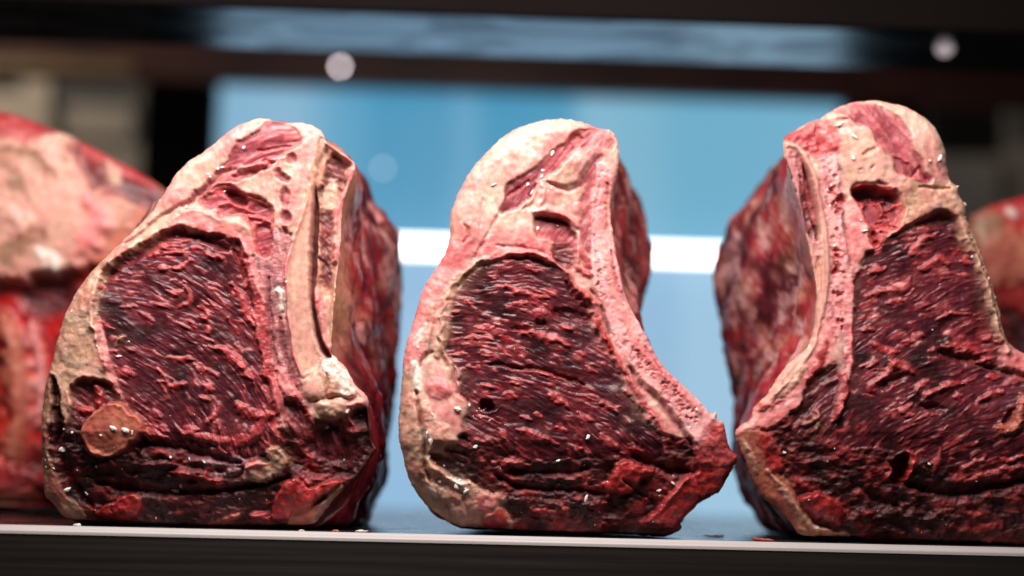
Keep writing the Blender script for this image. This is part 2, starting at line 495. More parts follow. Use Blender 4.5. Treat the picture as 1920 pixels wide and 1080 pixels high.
# ------------------------------------------------------------------ meat surfaces
class Face:
    """the cut face of a piece of meat as a relief over its outline (unit: photo pixels at the front plane)"""

    def __init__(s, outline, seed, theta, g=GRID, plane=0.0, radii=((0, 0, 30),), tuck=(860, 0.3), wob=1.2):
        s.seed, s.g, s.plane = seed, g, plane
        s.out = smooth_poly(outline, True, 6)
        x0, y0 = s.out.min(0) - 3 * g
        x1, y1 = s.out.max(0) + 3 * g
        s.X, s.Y = np.meshgrid(np.arange(x0, x1, g), np.arange(y0, y1, g))
        s.X = s.X.astype(np.float32); s.Y = s.Y.astype(np.float32)
        jx = wob * fbm(s.X / 9, s.Y / 9, seed + 5) ; jy = wob * fbm(s.X / 9, s.Y / 9, seed + 15)
        d, _ = seg_dist(s.X + jx, s.Y + jy, s.out, True)
        s.sd = np.where(inside(s.X + jx, s.Y + jy, s.out), d, -d)
        w = 0; R = 0
        for (rx, ry, rr) in radii:
            q = 1.0 / ((s.X - rx) ** 2 + (s.Y - ry) ** 2 + 400.0) ** 1.5
            w = w + q; R = R + q * rr
        R = R / w
        t = np.clip(s.sd / R, 0, 1)
        s.B = R * np.sqrt(np.clip(1 - (1 - t) ** 2, 0, 1)) + 8 * np.clip(s.sd / 150.0, 0, 1)
        s.tk = tuck
        s.edge = sst(0, 10, s.sd)
        s.H = s.B.copy()
        s.C = np.zeros(s.X.shape + (3,), np.float32)
        s.G = np.full(s.X.shape, 0.4, np.float32)
        s.F = np.zeros(s.X.shape, np.float32)
        s.L = np.zeros(s.X.shape, np.int32)
        s.names = []
        s.theta = theta
        s._k = {}
        s._lic = {}
        s.n1x = fbm(s.X / 18, s.Y / 18, seed + 31); s.n1y = fbm(s.X / 18, s.Y / 18, seed + 41)
        s.n2x = fbm(s.X / 5, s.Y / 5, seed + 51, 2); s.n2y = fbm(s.X / 5, s.Y / 5, seed + 61, 2)

    def lic(s, sc, length, sd, th=None, n=7):
        key = (sc, length, sd, th)
        if key in s._lic:
            return s._lic[key]
        th_f = th or s.theta
        src = lambda x, y: vnoise((0.82 * x + 0.57 * y) / sc, (0.82 * y - 0.57 * x) / sc, s.seed + sd)
        acc = src(s.X, s.Y).astype(np.float32)
        st = length / n
        wig = 0.30 * fbm(s.X / 42, s.Y / 42, s.seed + 77) + 0.16 * s.n1y
        for sg in (-1, 1):
            x, y = s.X.copy(), s.Y.copy()
            for k in range(n):
                a = th_f(x, y) + wig
                x = x + sg * st * np.cos(a); y = y + sg * st * np.sin(a)
                acc = acc + src(x, y) * (1 - (k + 1) / (n + 1))
        acc = (acc - acc.mean()) / acc.std()
        s._lic[key] = acc
        return acc

    def mixc(s, a, b, t):
        return np.asarray(a, np.float32) * (1 - t[..., None]) + np.asarray(b, np.float32) * t[..., None]

    def tex(s, kind):
        """relief, colour, roughness, fat share of one kind of tissue over the whole grid"""
        if kind in s._k:
            return s._k[kind]
        X, Y, q = s.X, s.Y, s.seed
        big = fbm(X / 90, Y / 90, q + 101)
        mid = fbm(X / 34, Y / 34, q + 111)
        sm = fbm(X / 11, Y / 11, q + 121)
        fine = fbm(X / 4.2, Y / 4.2, q + 131, 2)
        fat = 0 * X
        g = 0 * X + 0.4
        if kind == 'muscle':
            a = s.lic(1.7, 10, 201); b = s.lic(2.5, 18, 211); c = s.lic(8.0, 26, 221); e = s.lic(4.2, 30, 215)
            lump = fbm(X / 19, Y / 12, q + 137)
            patch = fbm(X / 70, Y / 52, q + 139)
            m1 = sst(0.9, 2.3, c + 0.3 * e + 0.7 * patch + 0.6 * sm)
            m2 = sst(0.2, 2.0, e + 0.5 * b + 0.5 * sm + 0.8 * patch) * 0.65
            rough = np.clip(0.65 + 0.6 * mid + 0.4 * patch, 0.15, 1.3)
            h = (0.26 * a + 0.40 * b + 0.50 * e) * 0.68 * rough + 0.75 * lump + 0.28 * sm + 2.0 * mid + 1.3 * m1 + 0.6 * m2
            t = np.clip(0.42 + 0.10 * a + 0.10 * b + 0.10 * e + 0.25 * big + 0.15 * lump + 0.2 * patch, 0, 1)
            c0 = s.mixc((0.019, 0.0038, 0.0062), (0.118, 0.019, 0.031), t)
            red = s.mixc((0.21, 0.013, 0.019), (0.40, 0.080, 0.082), np.clip(0.40 + 0.6 * sm + 0.2 * mid, 0, 1))
            C = s.mixc(c0, red * 0.75, m2)
            C = s.mixc(C, red, m1 * 0.9)
            C = s.mixc(C, (0.018, 0.006, 0.007), sst(0.1, 1.0, -patch + 0.4 * lump) * 0.8)
            g = 0.22 + 0.03 * a + 0.06 * m1 + 0.06 * big
            fat = 0.3 * m1
        elif kind == 'fat':
            w = s.lic(3.0, 9, 231, s.cross)
            crk = sst(0.05, 0.0, np.abs(fbm(X / 34, Y / 34, q + 141, 3))) * sst(-0.1, 0.5, big)
            h = 2.6 * mid + 0.55 * sm + 0.22 * w * sst(-0.2, 0.6, big) + 0.12 * fine - 0.9 * crk
            C = s.mixc((0.64, 0.42, 0.325), (0.62, 0.25, 0.235), np.clip(0.42 + 0.45 * mid + 0.45 * big, 0, 1))
            st = s.lic(6.0, 34, 236, s.cross)
            C = s.mixc(C, (0.56, 0.13, 0.13), sst(0.35, 1.5, 0.7 * st + 0.7 * fbm(X / 48, Y / 48, q + 143)) * 0.55)
            C = s.mixc(C, (0.60, 0.42, 0.27), sst(0.25, 0.9, fbm(X / 55, Y / 55, q + 147)) * 0.35)
            C = s.mixc(C, (0.78, 0.64, 0.54), np.clip(0.6 * sm, 0, 1) * 0.4)
            C = s.mixc(C, (0.56, 0.22, 0.20), crk * 0.4)
            g = 0.30 + 0.06 * sm; fat = 0 * X + 1
        elif kind == 'tan':
            crk = sst(0.07, 0.0, np.abs(fbm(X / 26, Y / 26, q + 151, 3)))
            h = 3.0 * mid + 1.1 * sm + 0.35 * fine - 1.3 * crk
            C = s.mixc((0.48, 0.30, 0.195), (0.56, 0.27, 0.205), np.clip(0.4 + 0.7 * mid, 0, 1))
            C = s.mixc(C, (0.50, 0.12, 0.10), sst(0.3, 1.0, fbm(X / 40, Y / 40, q + 157)) * 0.4)
            C = s.mixc(C, (0.78, 0.66, 0.54), np.clip(0.9 * sm - 0.05, 0, 1) * 0.6)
            C = s.mixc(C, (0.30, 0.14, 0.08), crk * 0.45)
            g = 0.30 + 0.1 * sm; fat = 0 * X + 0.8
        elif kind == 'tandark':
            h = 2.6 * mid + 1.2 * sm + 0.4 * fine
            C = s.mixc((0.34, 0.20, 0.12), (0.30, 0.10, 0.07), np.clip(0.5 + 0.8 * mid, 0, 1))
            C = s.mixc(C, (0.55, 0.40, 0.28), np.clip(0.9 * sm - 0.1, 0, 1) * 0.6)
            g = 0.36 + 0 * X; fat = 0 * X + 0.5
        elif kind == 'pink':
            w = s.lic(3.0, 12, 241)
            h = 2.6 * mid + 1.0 * sm + 0.2 * fine + 0.15 * w
            C = s.mixc((0.72, 0.28, 0.26), (0.62, 0.12, 0.13), np.clip(0.4 + 0.7 * mid, 0, 1))
            C = s.mixc(C, (0.80, 0.54, 0.48), np.clip(0.9 * sm, 0, 1) * 0.5)
            g = 0.34 + 0.06 * sm; fat = 0 * X + 0.7
        elif kind == 'red':
            a = s.lic(3.0, 16, 251)
            h = 2.8 * mid + 1.3 * sm + 0.3 * a + 0.25 * fine
            C = s.mixc((0.30, 0.016, 0.022), (0.48, 0.085, 0.085), np.clip(0.45 + 0.6 * mid + 0.2 * a, 0, 1))
            C = s.mixc(C, (0.60, 0.27, 0.26), np.clip(0.8 * sm - 0.2, 0, 1) * 0.5)
            g = 0.30 + 0 * X; fat = 0 * X + 0.35
        elif kind == 'flap':
            h = 3.4 * mid + 1.4 * sm + 0.25 * fine
            C = s.mixc((0.44, 0.035, 0.035), (0.26, 0.012, 0.014), np.clip(0.5 + 0.7 * mid, 0, 1))
            C = s.mixc(C, (0.60, 0.22, 0.18), np.clip(0.8 * sm - 0.25, 0, 1) * 0.6)
            g = 0.27 + 0 * X; fat = 0 * X + 0.3
        elif kind == 'vivid':
            h = 3.0 * mid + 1.0 * sm
            C = s.mixc((0.46, 0.010, 0.010), (0.06, 0.004, 0.005), np.clip(0.45 + 0.8 * mid, 0, 1))
            g = 0.25 + 0 * X; fat = 0 * X + 0.4
        elif kind == 'orange':
            crk = sst(0.07, 0.0, np.abs(fbm(X / 16, Y / 16, q + 161, 4)))
            h = 1.8 * mid + 0.7 * sm + 0.25 * fine - 0.7 * crk
            C = s.mixc((0.46, 0.14, 0.085), (0.40, 0.095, 0.065), np.clip(0.5 + 0.8 * mid, 0, 1))
            C = s.mixc(C, (0.60, 0.30, 0.20), np.clip(0.9 * sm, 0, 1) * 0.4)
            g = 0.38 + 0 * X; fat = 0 * X + 0.6
        elif kind == 'cap':
            a = s.lic(3.2, 20, 261, s.capdir); b = s.lic(8, 34, 271, s.capdir)
            h = 2.4 * mid + 0.35 * a + 0.7 * b + 0.2 * fine
            C = s.mixc((0.20, 0.030, 0.045), (0.46, 0.085, 0.10), np.clip(0.4 + 0.25 * b + 0.2 * a + 0.3 * mid, 0, 1))
            C = s.mixc(C, (0.60, 0.27, 0.25), sst(0.8, 1.9, b + 0.5 * a) * 0.7)
            g = 0.34 + 0 * X; fat = 0 * X + 0.15
        elif kind == 'dark':
            a = s.lic(3.0, 14, 281); b = s.lic(8, 30, 291)
            h = 0.5 * a + 1.1 * b + 3.0 * mid + 1.2 * sm
            C = s.mixc((0.045, 0.008, 0.010), (0.17, 0.028, 0.036), np.clip(0.45 + 0.25 * b + 0.15 * a, 0, 1))
            C = s.mixc(C, (0.34, 0.06, 0.06), sst(0.9, 1.8, b + 0.5 * sm) * 0.6)
            g = 0.3 + 0 * X
        elif kind == 'gnarl':
            a = s.lic(3.6, 10, 301, s.flat); b = s.lic(9, 18, 311, s.flat)
            rid = 1 - np.abs(fbm(X / 46, Y / 34, q + 171, 4))
            blob = fbm(X / 17, Y / 13, q + 177)
            h = 8.0 * (rid - 0.7) + 0.25 * a + 0.7 * b + 2.4 * blob + 1.0 * sm + 0.15 * fine
            C = s.mixc((0.028, 0.0040, 0.0045), (0.14, 0.012, 0.013), np.clip(0.32 + 0.6 * mid + 0.15 * b + 0.25 * blob, 0, 1))
            C = s.mixc(C, (0.34, 0.030, 0.028), sst(0.35, 1.2, blob + 0.25 * b + 0.5 * mid) * 0.85)
            C = s.mixc(C, (0.36, 0.15, 0.09), sst(0.85, 1.3, sm + 0.4 * fine) * 0.5)
            g = 0.46 + 0.04 * a; fat = 0 * X + 0.1
        elif kind == 'bone':
            a = s.lic(4.0, 40, 321, s.down)
            h = 1.6 * big + 0.25 * a + 0.2 * sm
            C = s.mixc((0.62, 0.30, 0.24), (0.62, 0.40, 0.29), np.clip(0.45 + 0.14 * a + 0.4 * mid, 0, 1))
            C = s.mixc(C, (0.55, 0.16, 0.15), np.clip(0.7 * sm - 0.1, 0, 1) * 0.35)
            g = 0.36 + 0 * X; fat = 0 * X + 0.7
        elif kind == 'marrow':
            pit = sst(0.35, 0.9, fbm(X / 7, Y / 6, q + 181, 3) + 0.7 * fbm(X / 60, Y / 60, q + 185) - 0.1)
            h = 1.5 * mid + 0.3 * fine - 2.0 * pit
            C = s.mixc((0.76, 0.42, 0.40), (0.72, 0.29, 0.29), np.clip(0.5 + 0.7 * mid, 0, 1))
            C = s.mixc(C, (0.84, 0.60, 0.56), np.clip(0.9 * fine, 0, 1) * 0.5)
            C = s.mixc(C, (0.46, 0.06, 0.07), pit * 0.75)
            g = 0.38 + 0 * X; fat = 0 * X + 0.6
        elif kind == 'string':
            a = s.lic(3.0, 40, 331, s.down); b = s.lic(7, 60, 341, s.down)
            h = 0.3 * a + 0.7 * b + 1.4 * sm + 2.0 * mid
            C = s.mixc((0.16, 0.035, 0.05), (0.52, 0.22, 0.22), np.clip(0.60 + 0.08 * a + 0.13 * b + 0.35 * mid + 0.15 * sm, 0, 1))
            C = s.mixc(C, (0.72, 0.50, 0.44), sst(0.9, 1.8, a + 0.5 * sm) * 0.6)
            g = 0.36 + 0 * X; fat = 0 * X + 0.4
        elif kind == 'white':
            h = 1.6 * sm + 0.7 * fine
            C = s.mixc((0.86, 0.80, 0.74), (0.80, 0.68, 0.58), np.clip(0.5 + 0.8 * sm, 0, 1))
            g = 0.55 + 0 * X; fat = 0 * X + 0.7
        elif kind == 'film':
            a = s.lic(3.0, 18, 351)
            h = 1.2 * a + 1.5 * mid
            C = s.mixc((0.12, 0.04, 0.05), (0.30, 0.15, 0.165), np.clip(0.5 + 0.35 * a, 0, 1))
            g = 0.3 + 0 * X
        elif kind == 'hollow':
            h = 1.0 * sm
            C = s.mixc((0.10, 0.012, 0.014), (0.20, 0.025, 0.028), np.clip(0.5 + 0.7 * sm, 0, 1))
            g = 0.3 + 0 * X
        s._k[kind] = (h.astype(np.float32), C.astype(np.float32), g.astype(np.float32), fat.astype(np.float32))
        return s._k[kind]

    @staticmethod
    def down(x, y):
        return 1.45 + 0.0 * x

    @staticmethod
    def flat(x, y):
        return 0.12 + 0.0 * x

    cross = down
    capdir = flat

    def lab(s, name):
        if name not in s.names:
            s.names.append(name)
        return s.names.index(name)

    def fill(s, kind, name):
        h, C, g, f = s.tex(kind)
        s.H = s.B + h * s.edge
        s.C = C.copy(); s.G = g.copy(); s.F = f.copy()
        s.L[:] = s.lab(name)

    def _sub(s, P, mar):
        x0, y0 = P.min(0) - mar; x1, y1 = P.max(0) + mar
        i0 = max(int((y0 - s.Y[0, 0]) / s.g), 0); i1 = min(int((y1 - s.Y[0, 0]) / s.g) + 2, s.X.shape[0])
        j0 = max(int((x0 - s.X[0, 0]) / s.g), 0); j1 = min(int((x1 - s.X[0, 0]) / s.g) + 2, s.X.shape[1])
        if i1 <= i0 or j1 <= j0:
            return None
        return (slice(i0, i1), slice(j0, j1))

    def _paint(s, sl, m, kind, off, name, keep=0.0):
        h, C, g, f = s.tex(kind)
        e = s.edge[sl]
        s.H[sl] = s.H[sl] * (1 - m) + (s.B[sl] + h[sl] * e + off * np.minimum(1, 0.15 + e)) * m
        s.C[sl] = s.C[sl] * (1 - m[..., None]) + C[sl] * m[..., None]
        s.G[sl] = s.G[sl] * (1 - m) + g[sl] * m
        s.F[sl] = s.F[sl] * (1 - m) + f[sl] * m
        if name:
            k = s.lab(name)
            s.L[sl] = np.where(m > 0.5, k, s.L[sl])

    def region(s, kind, poly, off=0.0, soft=2.5, warp=3.0, name=None, bulge=0.0, bw=25.0, lip=0.0, slope=None):
        P = smooth_poly(poly)
        sl = s._sub(P, 14 + warp * 2)
        if sl is None:
            return
        x = s.X[sl] + warp * s.n1x[sl] + 0.22 * warp * s.n2x[sl]
        y = s.Y[sl] + warp * s.n1y[sl] + 0.22 * warp * s.n2y[sl]
        d, _ = seg_dist(x, y, P, True)
        sd = np.where(inside(x, y, P), d, -d)
        m = sst(-soft, soft, sd)
        o = off + bulge * (1 - np.exp(-np.clip(sd, 0, 1e9) / bw)) + lip * np.exp(-((sd - 4) / 4.0) ** 2)
        if slope:
            o = o + slope[0] * (s.X[sl] - slope[2]) + slope[1] * (s.Y[sl] - slope[3])
        s._paint(sl, m, kind, o, name)

    def rope(s, kind, pts, w, off=4.0, name=None, taper=0.5, warp=2.0, hang=True):
        """a raised strand; its relief is added on what lies under it"""
        P = smooth_poly(pts, False) if len(pts) > 2 else np.array(pts, float)
        sl = s._sub(P, w * 2 + 8)
        if sl is None:
            return
        x = s.X[sl] + warp * s.n1x[sl] + 0.32 * warp * s.n2x[sl]
        y = s.Y[sl] + warp * s.n1y[sl] + 0.32 * warp * s.n2y[sl]
        d, t = seg_dist(x, y, P, False)
        ww = w * (1 - taper * np.abs(2 * t - 1) ** 2) * (1 + 0.35 * s.n1x[sl])
        ww = np.maximum(ww, 1.5)
        r = d / ww
        m = sst(1.25, 0.55, r)
        prof = np.cos(np.clip(r / 1.2, 0, 1) * math.pi / 2) ** 1.3
        h, C, g, f = s.tex(kind)
        s.H[sl] = s.H[sl] + (off * prof + 0.35 * h[sl] * m) * s.edge[sl]
        s.C[sl] = s.C[sl] * (1 - m[..., None]) + C[sl] * m[..., None]
        s.G[sl] = s.G[sl] * (1 - m) + g[sl] * m
        s.F[sl] = s.F[sl] * (1 - m) + f[sl] * m
        if name:
            s.L[sl] = np.where(m > 0.5, s.lab(name), s.L[sl])

    def crease(s, pts, w, depth, kind=None, warp=2.5, kw=0.8):
        P = smooth_poly(pts, False) if len(pts) > 2 else np.array(pts, float)
        sl = s._sub(P, w * 3 + 8)
        if sl is None:
            return
        x = s.X[sl] + warp * s.n1x[sl] + 0.3 * warp * s.n2x[sl]
        y = s.Y[sl] + warp * s.n1y[sl] + 0.3 * warp * s.n2y[sl]
        d, t = seg_dist(x, y, P, False)
        ww = w * (0.35 + 0.65 * np.sin(np.pi * np.clip(t, 0.03, 0.97)) ** 0.6)
        p = np.exp(-(d / ww) ** 2)
        s.H[sl] = s.H[sl] - depth * p * s.edge[sl]
        if kind:
            h, C, g, f = s.tex(kind)
            m = p * kw
            s.C[sl] = s.C[sl] * (1 - m[..., None]) + C[sl] * m[..., None]

    def hole(s, cx, cy, rx, ry, rot, depth, kind='hollow', soft=0.25, lip=2.0):
        P = np.array([[cx - rx * 1.8 - 6, cy - rx * 1.8 - 6], [cx + rx * 1.8 + 6, cy + rx * 1.8 + 6]])
        P = np.array([[cx - max(rx, ry) * 1.6, cy - max(rx, ry) * 1.6], [cx + max(rx, ry) * 1.6, cy + max(rx, ry) * 1.6]])
        sl = s._sub(P, 8)
        if sl is None:
            return
        x = s.X[sl] + 3.0 * s.n1x[sl] + 1.4 * s.n2x[sl] - cx
        y = s.Y[sl] + 3.0 * s.n1y[sl] + 1.4 * s.n2y[sl] - cy
        a = math.radians(rot)
        u = x * math.cos(a) + y * math.sin(a); v = -x * math.sin(a) + y * math.cos(a)
        r = np.sqrt((u / rx) ** 2 + (v / ry) ** 2)
        m = sst(1 + soft, 1 - soft, r)
        s.H[sl] = s.H[sl] - depth * m * s.edge[sl] * (1 - 0.25 * np.clip(r, 0, 1)) + lip * np.exp(-((r - 1.25) / 0.2) ** 2)
        if kind:
            h, C, g, f = s.tex(kind)
            s.C[sl] = s.C[sl] * (1 - m[..., None]) + C[sl] * m[..., None]
            s.G[sl] = s.G[sl] * (1 - m) + g[sl] * m

    def scatter(s, kind, poly, n, wr, lr, off, seed):
        """small strands that follow the grain inside an area"""
        P = smooth_poly(poly)
        rs = random.Random(seed)
        x0, y0 = P.min(0); x1, y1 = P.max(0)
        c = 0
        while c < n:
            x, y = rs.uniform(x0, x1), rs.uniform(y0, y1)
            if not inside(np.array([x]), np.array([y]), P)[0]:
                continue
            c += 1
            a = float(s.theta(np.array(x), np.array(y))) + rs.gauss(0, 0.25)
            l = rs.uniform(*lr)
            w = rs.uniform(*wr)
            k = rs.uniform(-0.25, 0.25) * l
            s.rope(kind, [(x - l * math.cos(a), y - l * math.sin(a)), (x - k * math.sin(a), y + k * math.cos(a)), (x + l * math.cos(a), y + l * math.sin(a))],
                   w, off * rs.uniform(0.3, 0.75), None, 0.8)

    def height_at(s, x, y):
        i = int(np.clip(round((y - s.Y[0, 0]) / s.g), 0, s.X.shape[0] - 1))
        j = int(np.clip(round((x - s.X[0, 0]) / s.g), 0, s.X.shape[1] - 1))
        return float(s.H[i, j]), bool(s.sd[i, j] > 2)

    def gauss(s, A, sig):
        n0, n1 = A.shape
        k = int(4 * sig / s.g) + 2
        P = np.pad(A, k, mode='edge')
        fy = np.fft.fftfreq(P.shape[0])[:, None]; fx = np.fft.rfftfreq(P.shape[1])[None, :]
        G = np.exp(-2 * (math.pi * sig / s.g) ** 2 * (fx ** 2 + fy ** 2))
        return np.fft.irfft2(np.fft.rfft2(P) * G, s=P.shape)[k:k + n0, k:k + n1].astype(np.float32)

    def finish(s):
        """blood and fat bleed into one another; waxy tissue loses its sharpest relief"""
        near = np.stack([s.gauss(s.C[..., c], 2.0) for c in range(3)], -1)
        far = np.stack([s.gauss(s.C[..., c], 11.0) for c in range(3)], -1)
        q = s.seed
        k1 = 0.55 * np.ones_like(s.H)
        k2 = np.clip(0.28 + 0.5 * fbm(s.X / 26, s.Y / 26, q + 401), 0, 0.6)
        s.C = s.C * (1 - k1[..., None]) + near * k1[..., None]
        s.C = s.C * (1 - k2[..., None]) + np.minimum(far * np.array([1.05, 0.9, 0.9]), 0.9) * k2[..., None]
        soft = s.gauss(s.H, 1.7)
        w = 0.42 + 0.40 * np.clip(s.gauss(s.F, 2.0), 0, 1)
        s.H = s.H * (1 - w) + soft * w

    def build(s, parent, mats):
        g = s.g
        keep = s.sd > -0.75 * g
        gy, gx = np.gradient(s.sd, g)
        n = np.sqrt(gx ** 2 + gy ** 2) + 1e-6
        mv = np.where(s.sd < 0, s.sd, 0)
        X = s.X - gx / n * mv; Y = s.Y - gy / n * mv
        H = s.H
        s.finish()
        H = np.where(s.sd < 0, 0, s.H)
        W = px2w(X, Y, s.plane)
        W[..., 1] = s.plane - (H - s.tk[1] * np.clip(Y - s.tk[0], 0, 400)) * PXM
        W[..., 2] = np.maximum(W[..., 2], 0.0008)
        q = keep[:-1, :-1] & keep[1:, :-1] & keep[:-1, 1:] & keep[1:, 1:]
        ii, jj = np.nonzero(q)
        w = s.X.shape[1]
        a = ii * w + jj
        # connected pieces of each tissue: every sizeable one is a part, specks join their neighbour
        LL = np.where(q, s.L[:-1, :-1], -1)
        nh, nw = LL.shape
        flat = LL.ravel().tolist()
        comp = [-1] * len(flat)
        parts = []
        for st in range(len(flat)):
            if flat[st] < 0 or comp[st] >= 0:
                continue
            k = flat[st]; cid = len(parts); comp[st] = cid
            stack = [st]; cells = []; nb = None
            while stack:
                c = stack.pop(); cells.append(c)
                x = c % nw
                for d in ((c - 1) if x > 0 else -1, (c + 1) if x < nw - 1 else -1, c - nw, c + nw):
                    if 0 <= d < len(flat) and flat[d] >= 0:
                        if flat[d] == k:
                            if comp[d] < 0:
                                comp[d] = cid; stack.append(d)
                        elif comp[d] >= 0 or nb is None:
                            nb = d
            parts.append([k, cells, nb])
        minc = int(220 * (1.5 / g) ** 2) if g < 3 else 60
        root = list(range(len(parts)))

        def find(c):
            while root[c] != c:
                c = root[c]
            return c
        for cid, (k, cells, nb) in enumerate(parts):
            if len(cells) < minc and nb is not None:
                t = find(comp[nb])
                if t != cid:
                    root[cid] = t
        fin = {}
        for cid, (k, cells, nb) in enumerate(parts):
            fin.setdefault(find(cid), []).extend(cells)
        Vf = W.reshape(-1, 3); Cf = np.clip(s.C.reshape(-1, 3), 0.002, 0.9); Gf = np.clip(s.G.ravel(), 0.05, 1); Ff = np.clip(s.F.ravel(), 0, 1)
        for cid, cells in fin.items():
            nm = s.names[parts[cid][0]]
            c = np.array(cells)
            a = (c // nw) * w + c % nw
            f = np.stack([a, a + w, a + w + 1, a + 1], 1)
            u, inv = np.unique(f, return_inverse=True)
            me = new_mesh(nm, Vf[u], inv.reshape(f.shape), mats.get(nm, MAT_MUSCLE), Cf[u], Gf[u], Ff[u])
            link(nm, me, parent)


def resample(P, n):
    P = np.asarray(P, float)
    P = np.vstack([P, P[:1]])
    L = np.r_[0, np.cumsum(np.hypot(*np.diff(P, axis=0).T))]
    t = np.linspace(0, L[-1], n, endpoint=False)
    return np.stack([np.interp(t, L, P[:, 0]), np.interp(t, L, P[:, 1])], 1)


def start_top(P):
    P = np.asarray(P, float)
    area = np.sum(P[:, 0] * np.roll(P[:, 1], -1) - np.roll(P[:, 0], -1) * P[:, 1])
    if area < 0:
        P = P[::-1]
    k = int(np.argmin(P[:, 1]))
    return np.roll(P, -k, axis=0)


def side_body(parent, rings, seed, paint, tuck=None, name="side_meat", n=360, steps=64, amp=4.5, mat=None):
    """the loaf behind the cut face: outlines at their own depths, joined and closed at the back"""
    R = []
    for poly, y in rings:
        P = resample(start_top(smooth_poly(poly)), n)
        R.append(px2w(P[:, 0], P[:, 1], y))
    R = np.array(R)
    ys = np.array([r[1] for r in rings])
    V = []
    for k in range(steps):
        t = k / (steps - 1)
        y = ys[0] + (ys[-1] - ys[0]) * t
        i = int(np.clip(np.searchsorted(ys, y) - 1, 0, len(ys) - 2))
        u = (y - ys[i]) / (ys[i + 1] - ys[i])
        us = u * u * (3 - 2 * u) * 0.5 + u * 0.5
        Q = R[i] * (1 - us) + R[i + 1] * us
        Q[:, 1] = y
        if tuck:
            py0 = resample(start_top(smooth_poly(rings[0][0])), n)[:, 1] if k == 0 else py0
            Q[:, 1] = np.maximum(y, ys[0] + 0.001 + tuck[1] * np.clip(py0 - tuck[0], 0, 400) * PXM * (1 + 0.02 * k) + 0.0004 * k)
        V.append(Q)
    V = np.array(V)
    cen = V.mean(1, keepdims=True)
    uu, vv = np.meshgrid(np.arange(n) * 4.0 * 220 / n, np.arange(steps) * 11.0 * 46 / steps)
    # noise that closes around the loop
    ang = uu / (4.0 * 220) * 2 * np.pi
    nx, ny = np.cos(ang) * 160, np.sin(ang) * 160
    d = fbm((nx + vv) / 46, (ny + 0.6 * vv) / 46, seed) * 2.6 + 1.3 * fbm((nx - 0.4 * vv) / 17, (ny + vv) / 17, seed + 3)
    ramp = np.clip(vv / 28, 0, 1)
    rad = V - cen
    rad[..., 1] = 0
    rad /= np.linalg.norm(rad, axis=-1, keepdims=True) + 1e-9
    V = V + rad * (d * amp * ramp * PXM)[..., None]
    V[..., 2] = np.maximum(V[..., 2], 0.0006)
    C, G, F = paint(V, nx + vv, ny + 0.7 * vv, vv, seed)
    idx = np.arange(n * steps).reshape(steps, n)
    a = idx[:-1]; b = idx[1:]
    f = np.stack([a, np.roll(a, -1, 1), np.roll(b, -1, 1), b], -1).reshape(-1, 4)
    Vf = V.reshape(-1, 3)
    c = Vf[-n:].mean(0) + np.array([0, 0.012, 0])
    Vf = np.vstack([Vf, c])
    last = idx[-1]
    cap = np.stack([last, np.roll(last, -1), np.full(n, n * steps), np.full(n, n * steps)], 1)
    tri = [tuple(x) for x in f.tolist()] + [tuple(x[:3]) for x in cap.tolist()]
    Cf = np.vstack([C.reshape(-1, 3), C.reshape(-1, 3)[-1:]])
    Gf = np.r_[G.ravel(), G.ravel()[-1]]; Ff = np.r_[F.ravel(), F.ravel()[-1]]
    me = new_mesh(name, Vf, tri, mat or MAT_MUSCLE, Cf, Gf, Ff)
    return link(name, me, parent)


def mix3(a, b, t):
    return np.asarray(a) * (1 - t[..., None]) + np.asarray(b) * t[..., None]


def side_paint(front, lowdark=True, tanw=0.5, deep=0.5, pale=(0.66, 0.30, 0.28)):
    def f(V, a, b, vv, seed):
        zz = V[..., 2] * 2667
        wx = 14 * fbm(vv / 30, zz / 34, seed + 61) + 6 * fbm(vv / 11, zz / 12, seed + 67); wz = 22 * fbm(vv / 34, zz / 40, seed + 71) + 8 * fbm(vv / 12, zz / 13, seed + 77)
        vq = vv
        vv = vv + wx + 0.25 * zz; zz = zz + wz - 0.2 * vq
        n1 = fbm(vv / 75 + 0.3 * a / 60, zz / 85 + 7, seed + 11); n2 = fbm(vv / 30, zz / 52, seed + 21, 4); n3 = fbm(vv / 14 + a / 40, zz / 30, seed + 31)
        n4 = fbm(vv / 40, zz / 50, seed + 51)
        C = mix3((0.29, 0.024, 0.030), (0.07, 0.009, 0.014), np.clip(deep + 1.0 * n1, 0, 1))
        C = mix3(C, (0.40, 0.19, 0.12), sst(0.0, 1.0, n2 + 0.4 * n4) * tanw)
        C = mix3(C, pale, sst(-0.1, 1.0, n3 + 0.7 * n4) * 0.75)
        C = mix3(C, (0.05, 0.007, 0.010), sst(0.1, 1.0, -n2 + 0.3 * n3 - 0.4 * n4) * 0.85)
        z = V[..., 2]
        C = mix3(C, front, sst(0.10, 0.02, vq / 500.0 + 0.06 * n2 + 0.04 * n3) * 0.6 * sst(0.06, 0.10, z))
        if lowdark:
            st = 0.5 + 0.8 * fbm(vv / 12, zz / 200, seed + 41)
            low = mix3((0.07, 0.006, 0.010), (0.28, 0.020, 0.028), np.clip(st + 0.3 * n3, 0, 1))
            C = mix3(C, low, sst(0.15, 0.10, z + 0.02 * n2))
        return C, 0.22 + 0.05 * n3, 0.25 + 0 * n3
    return f


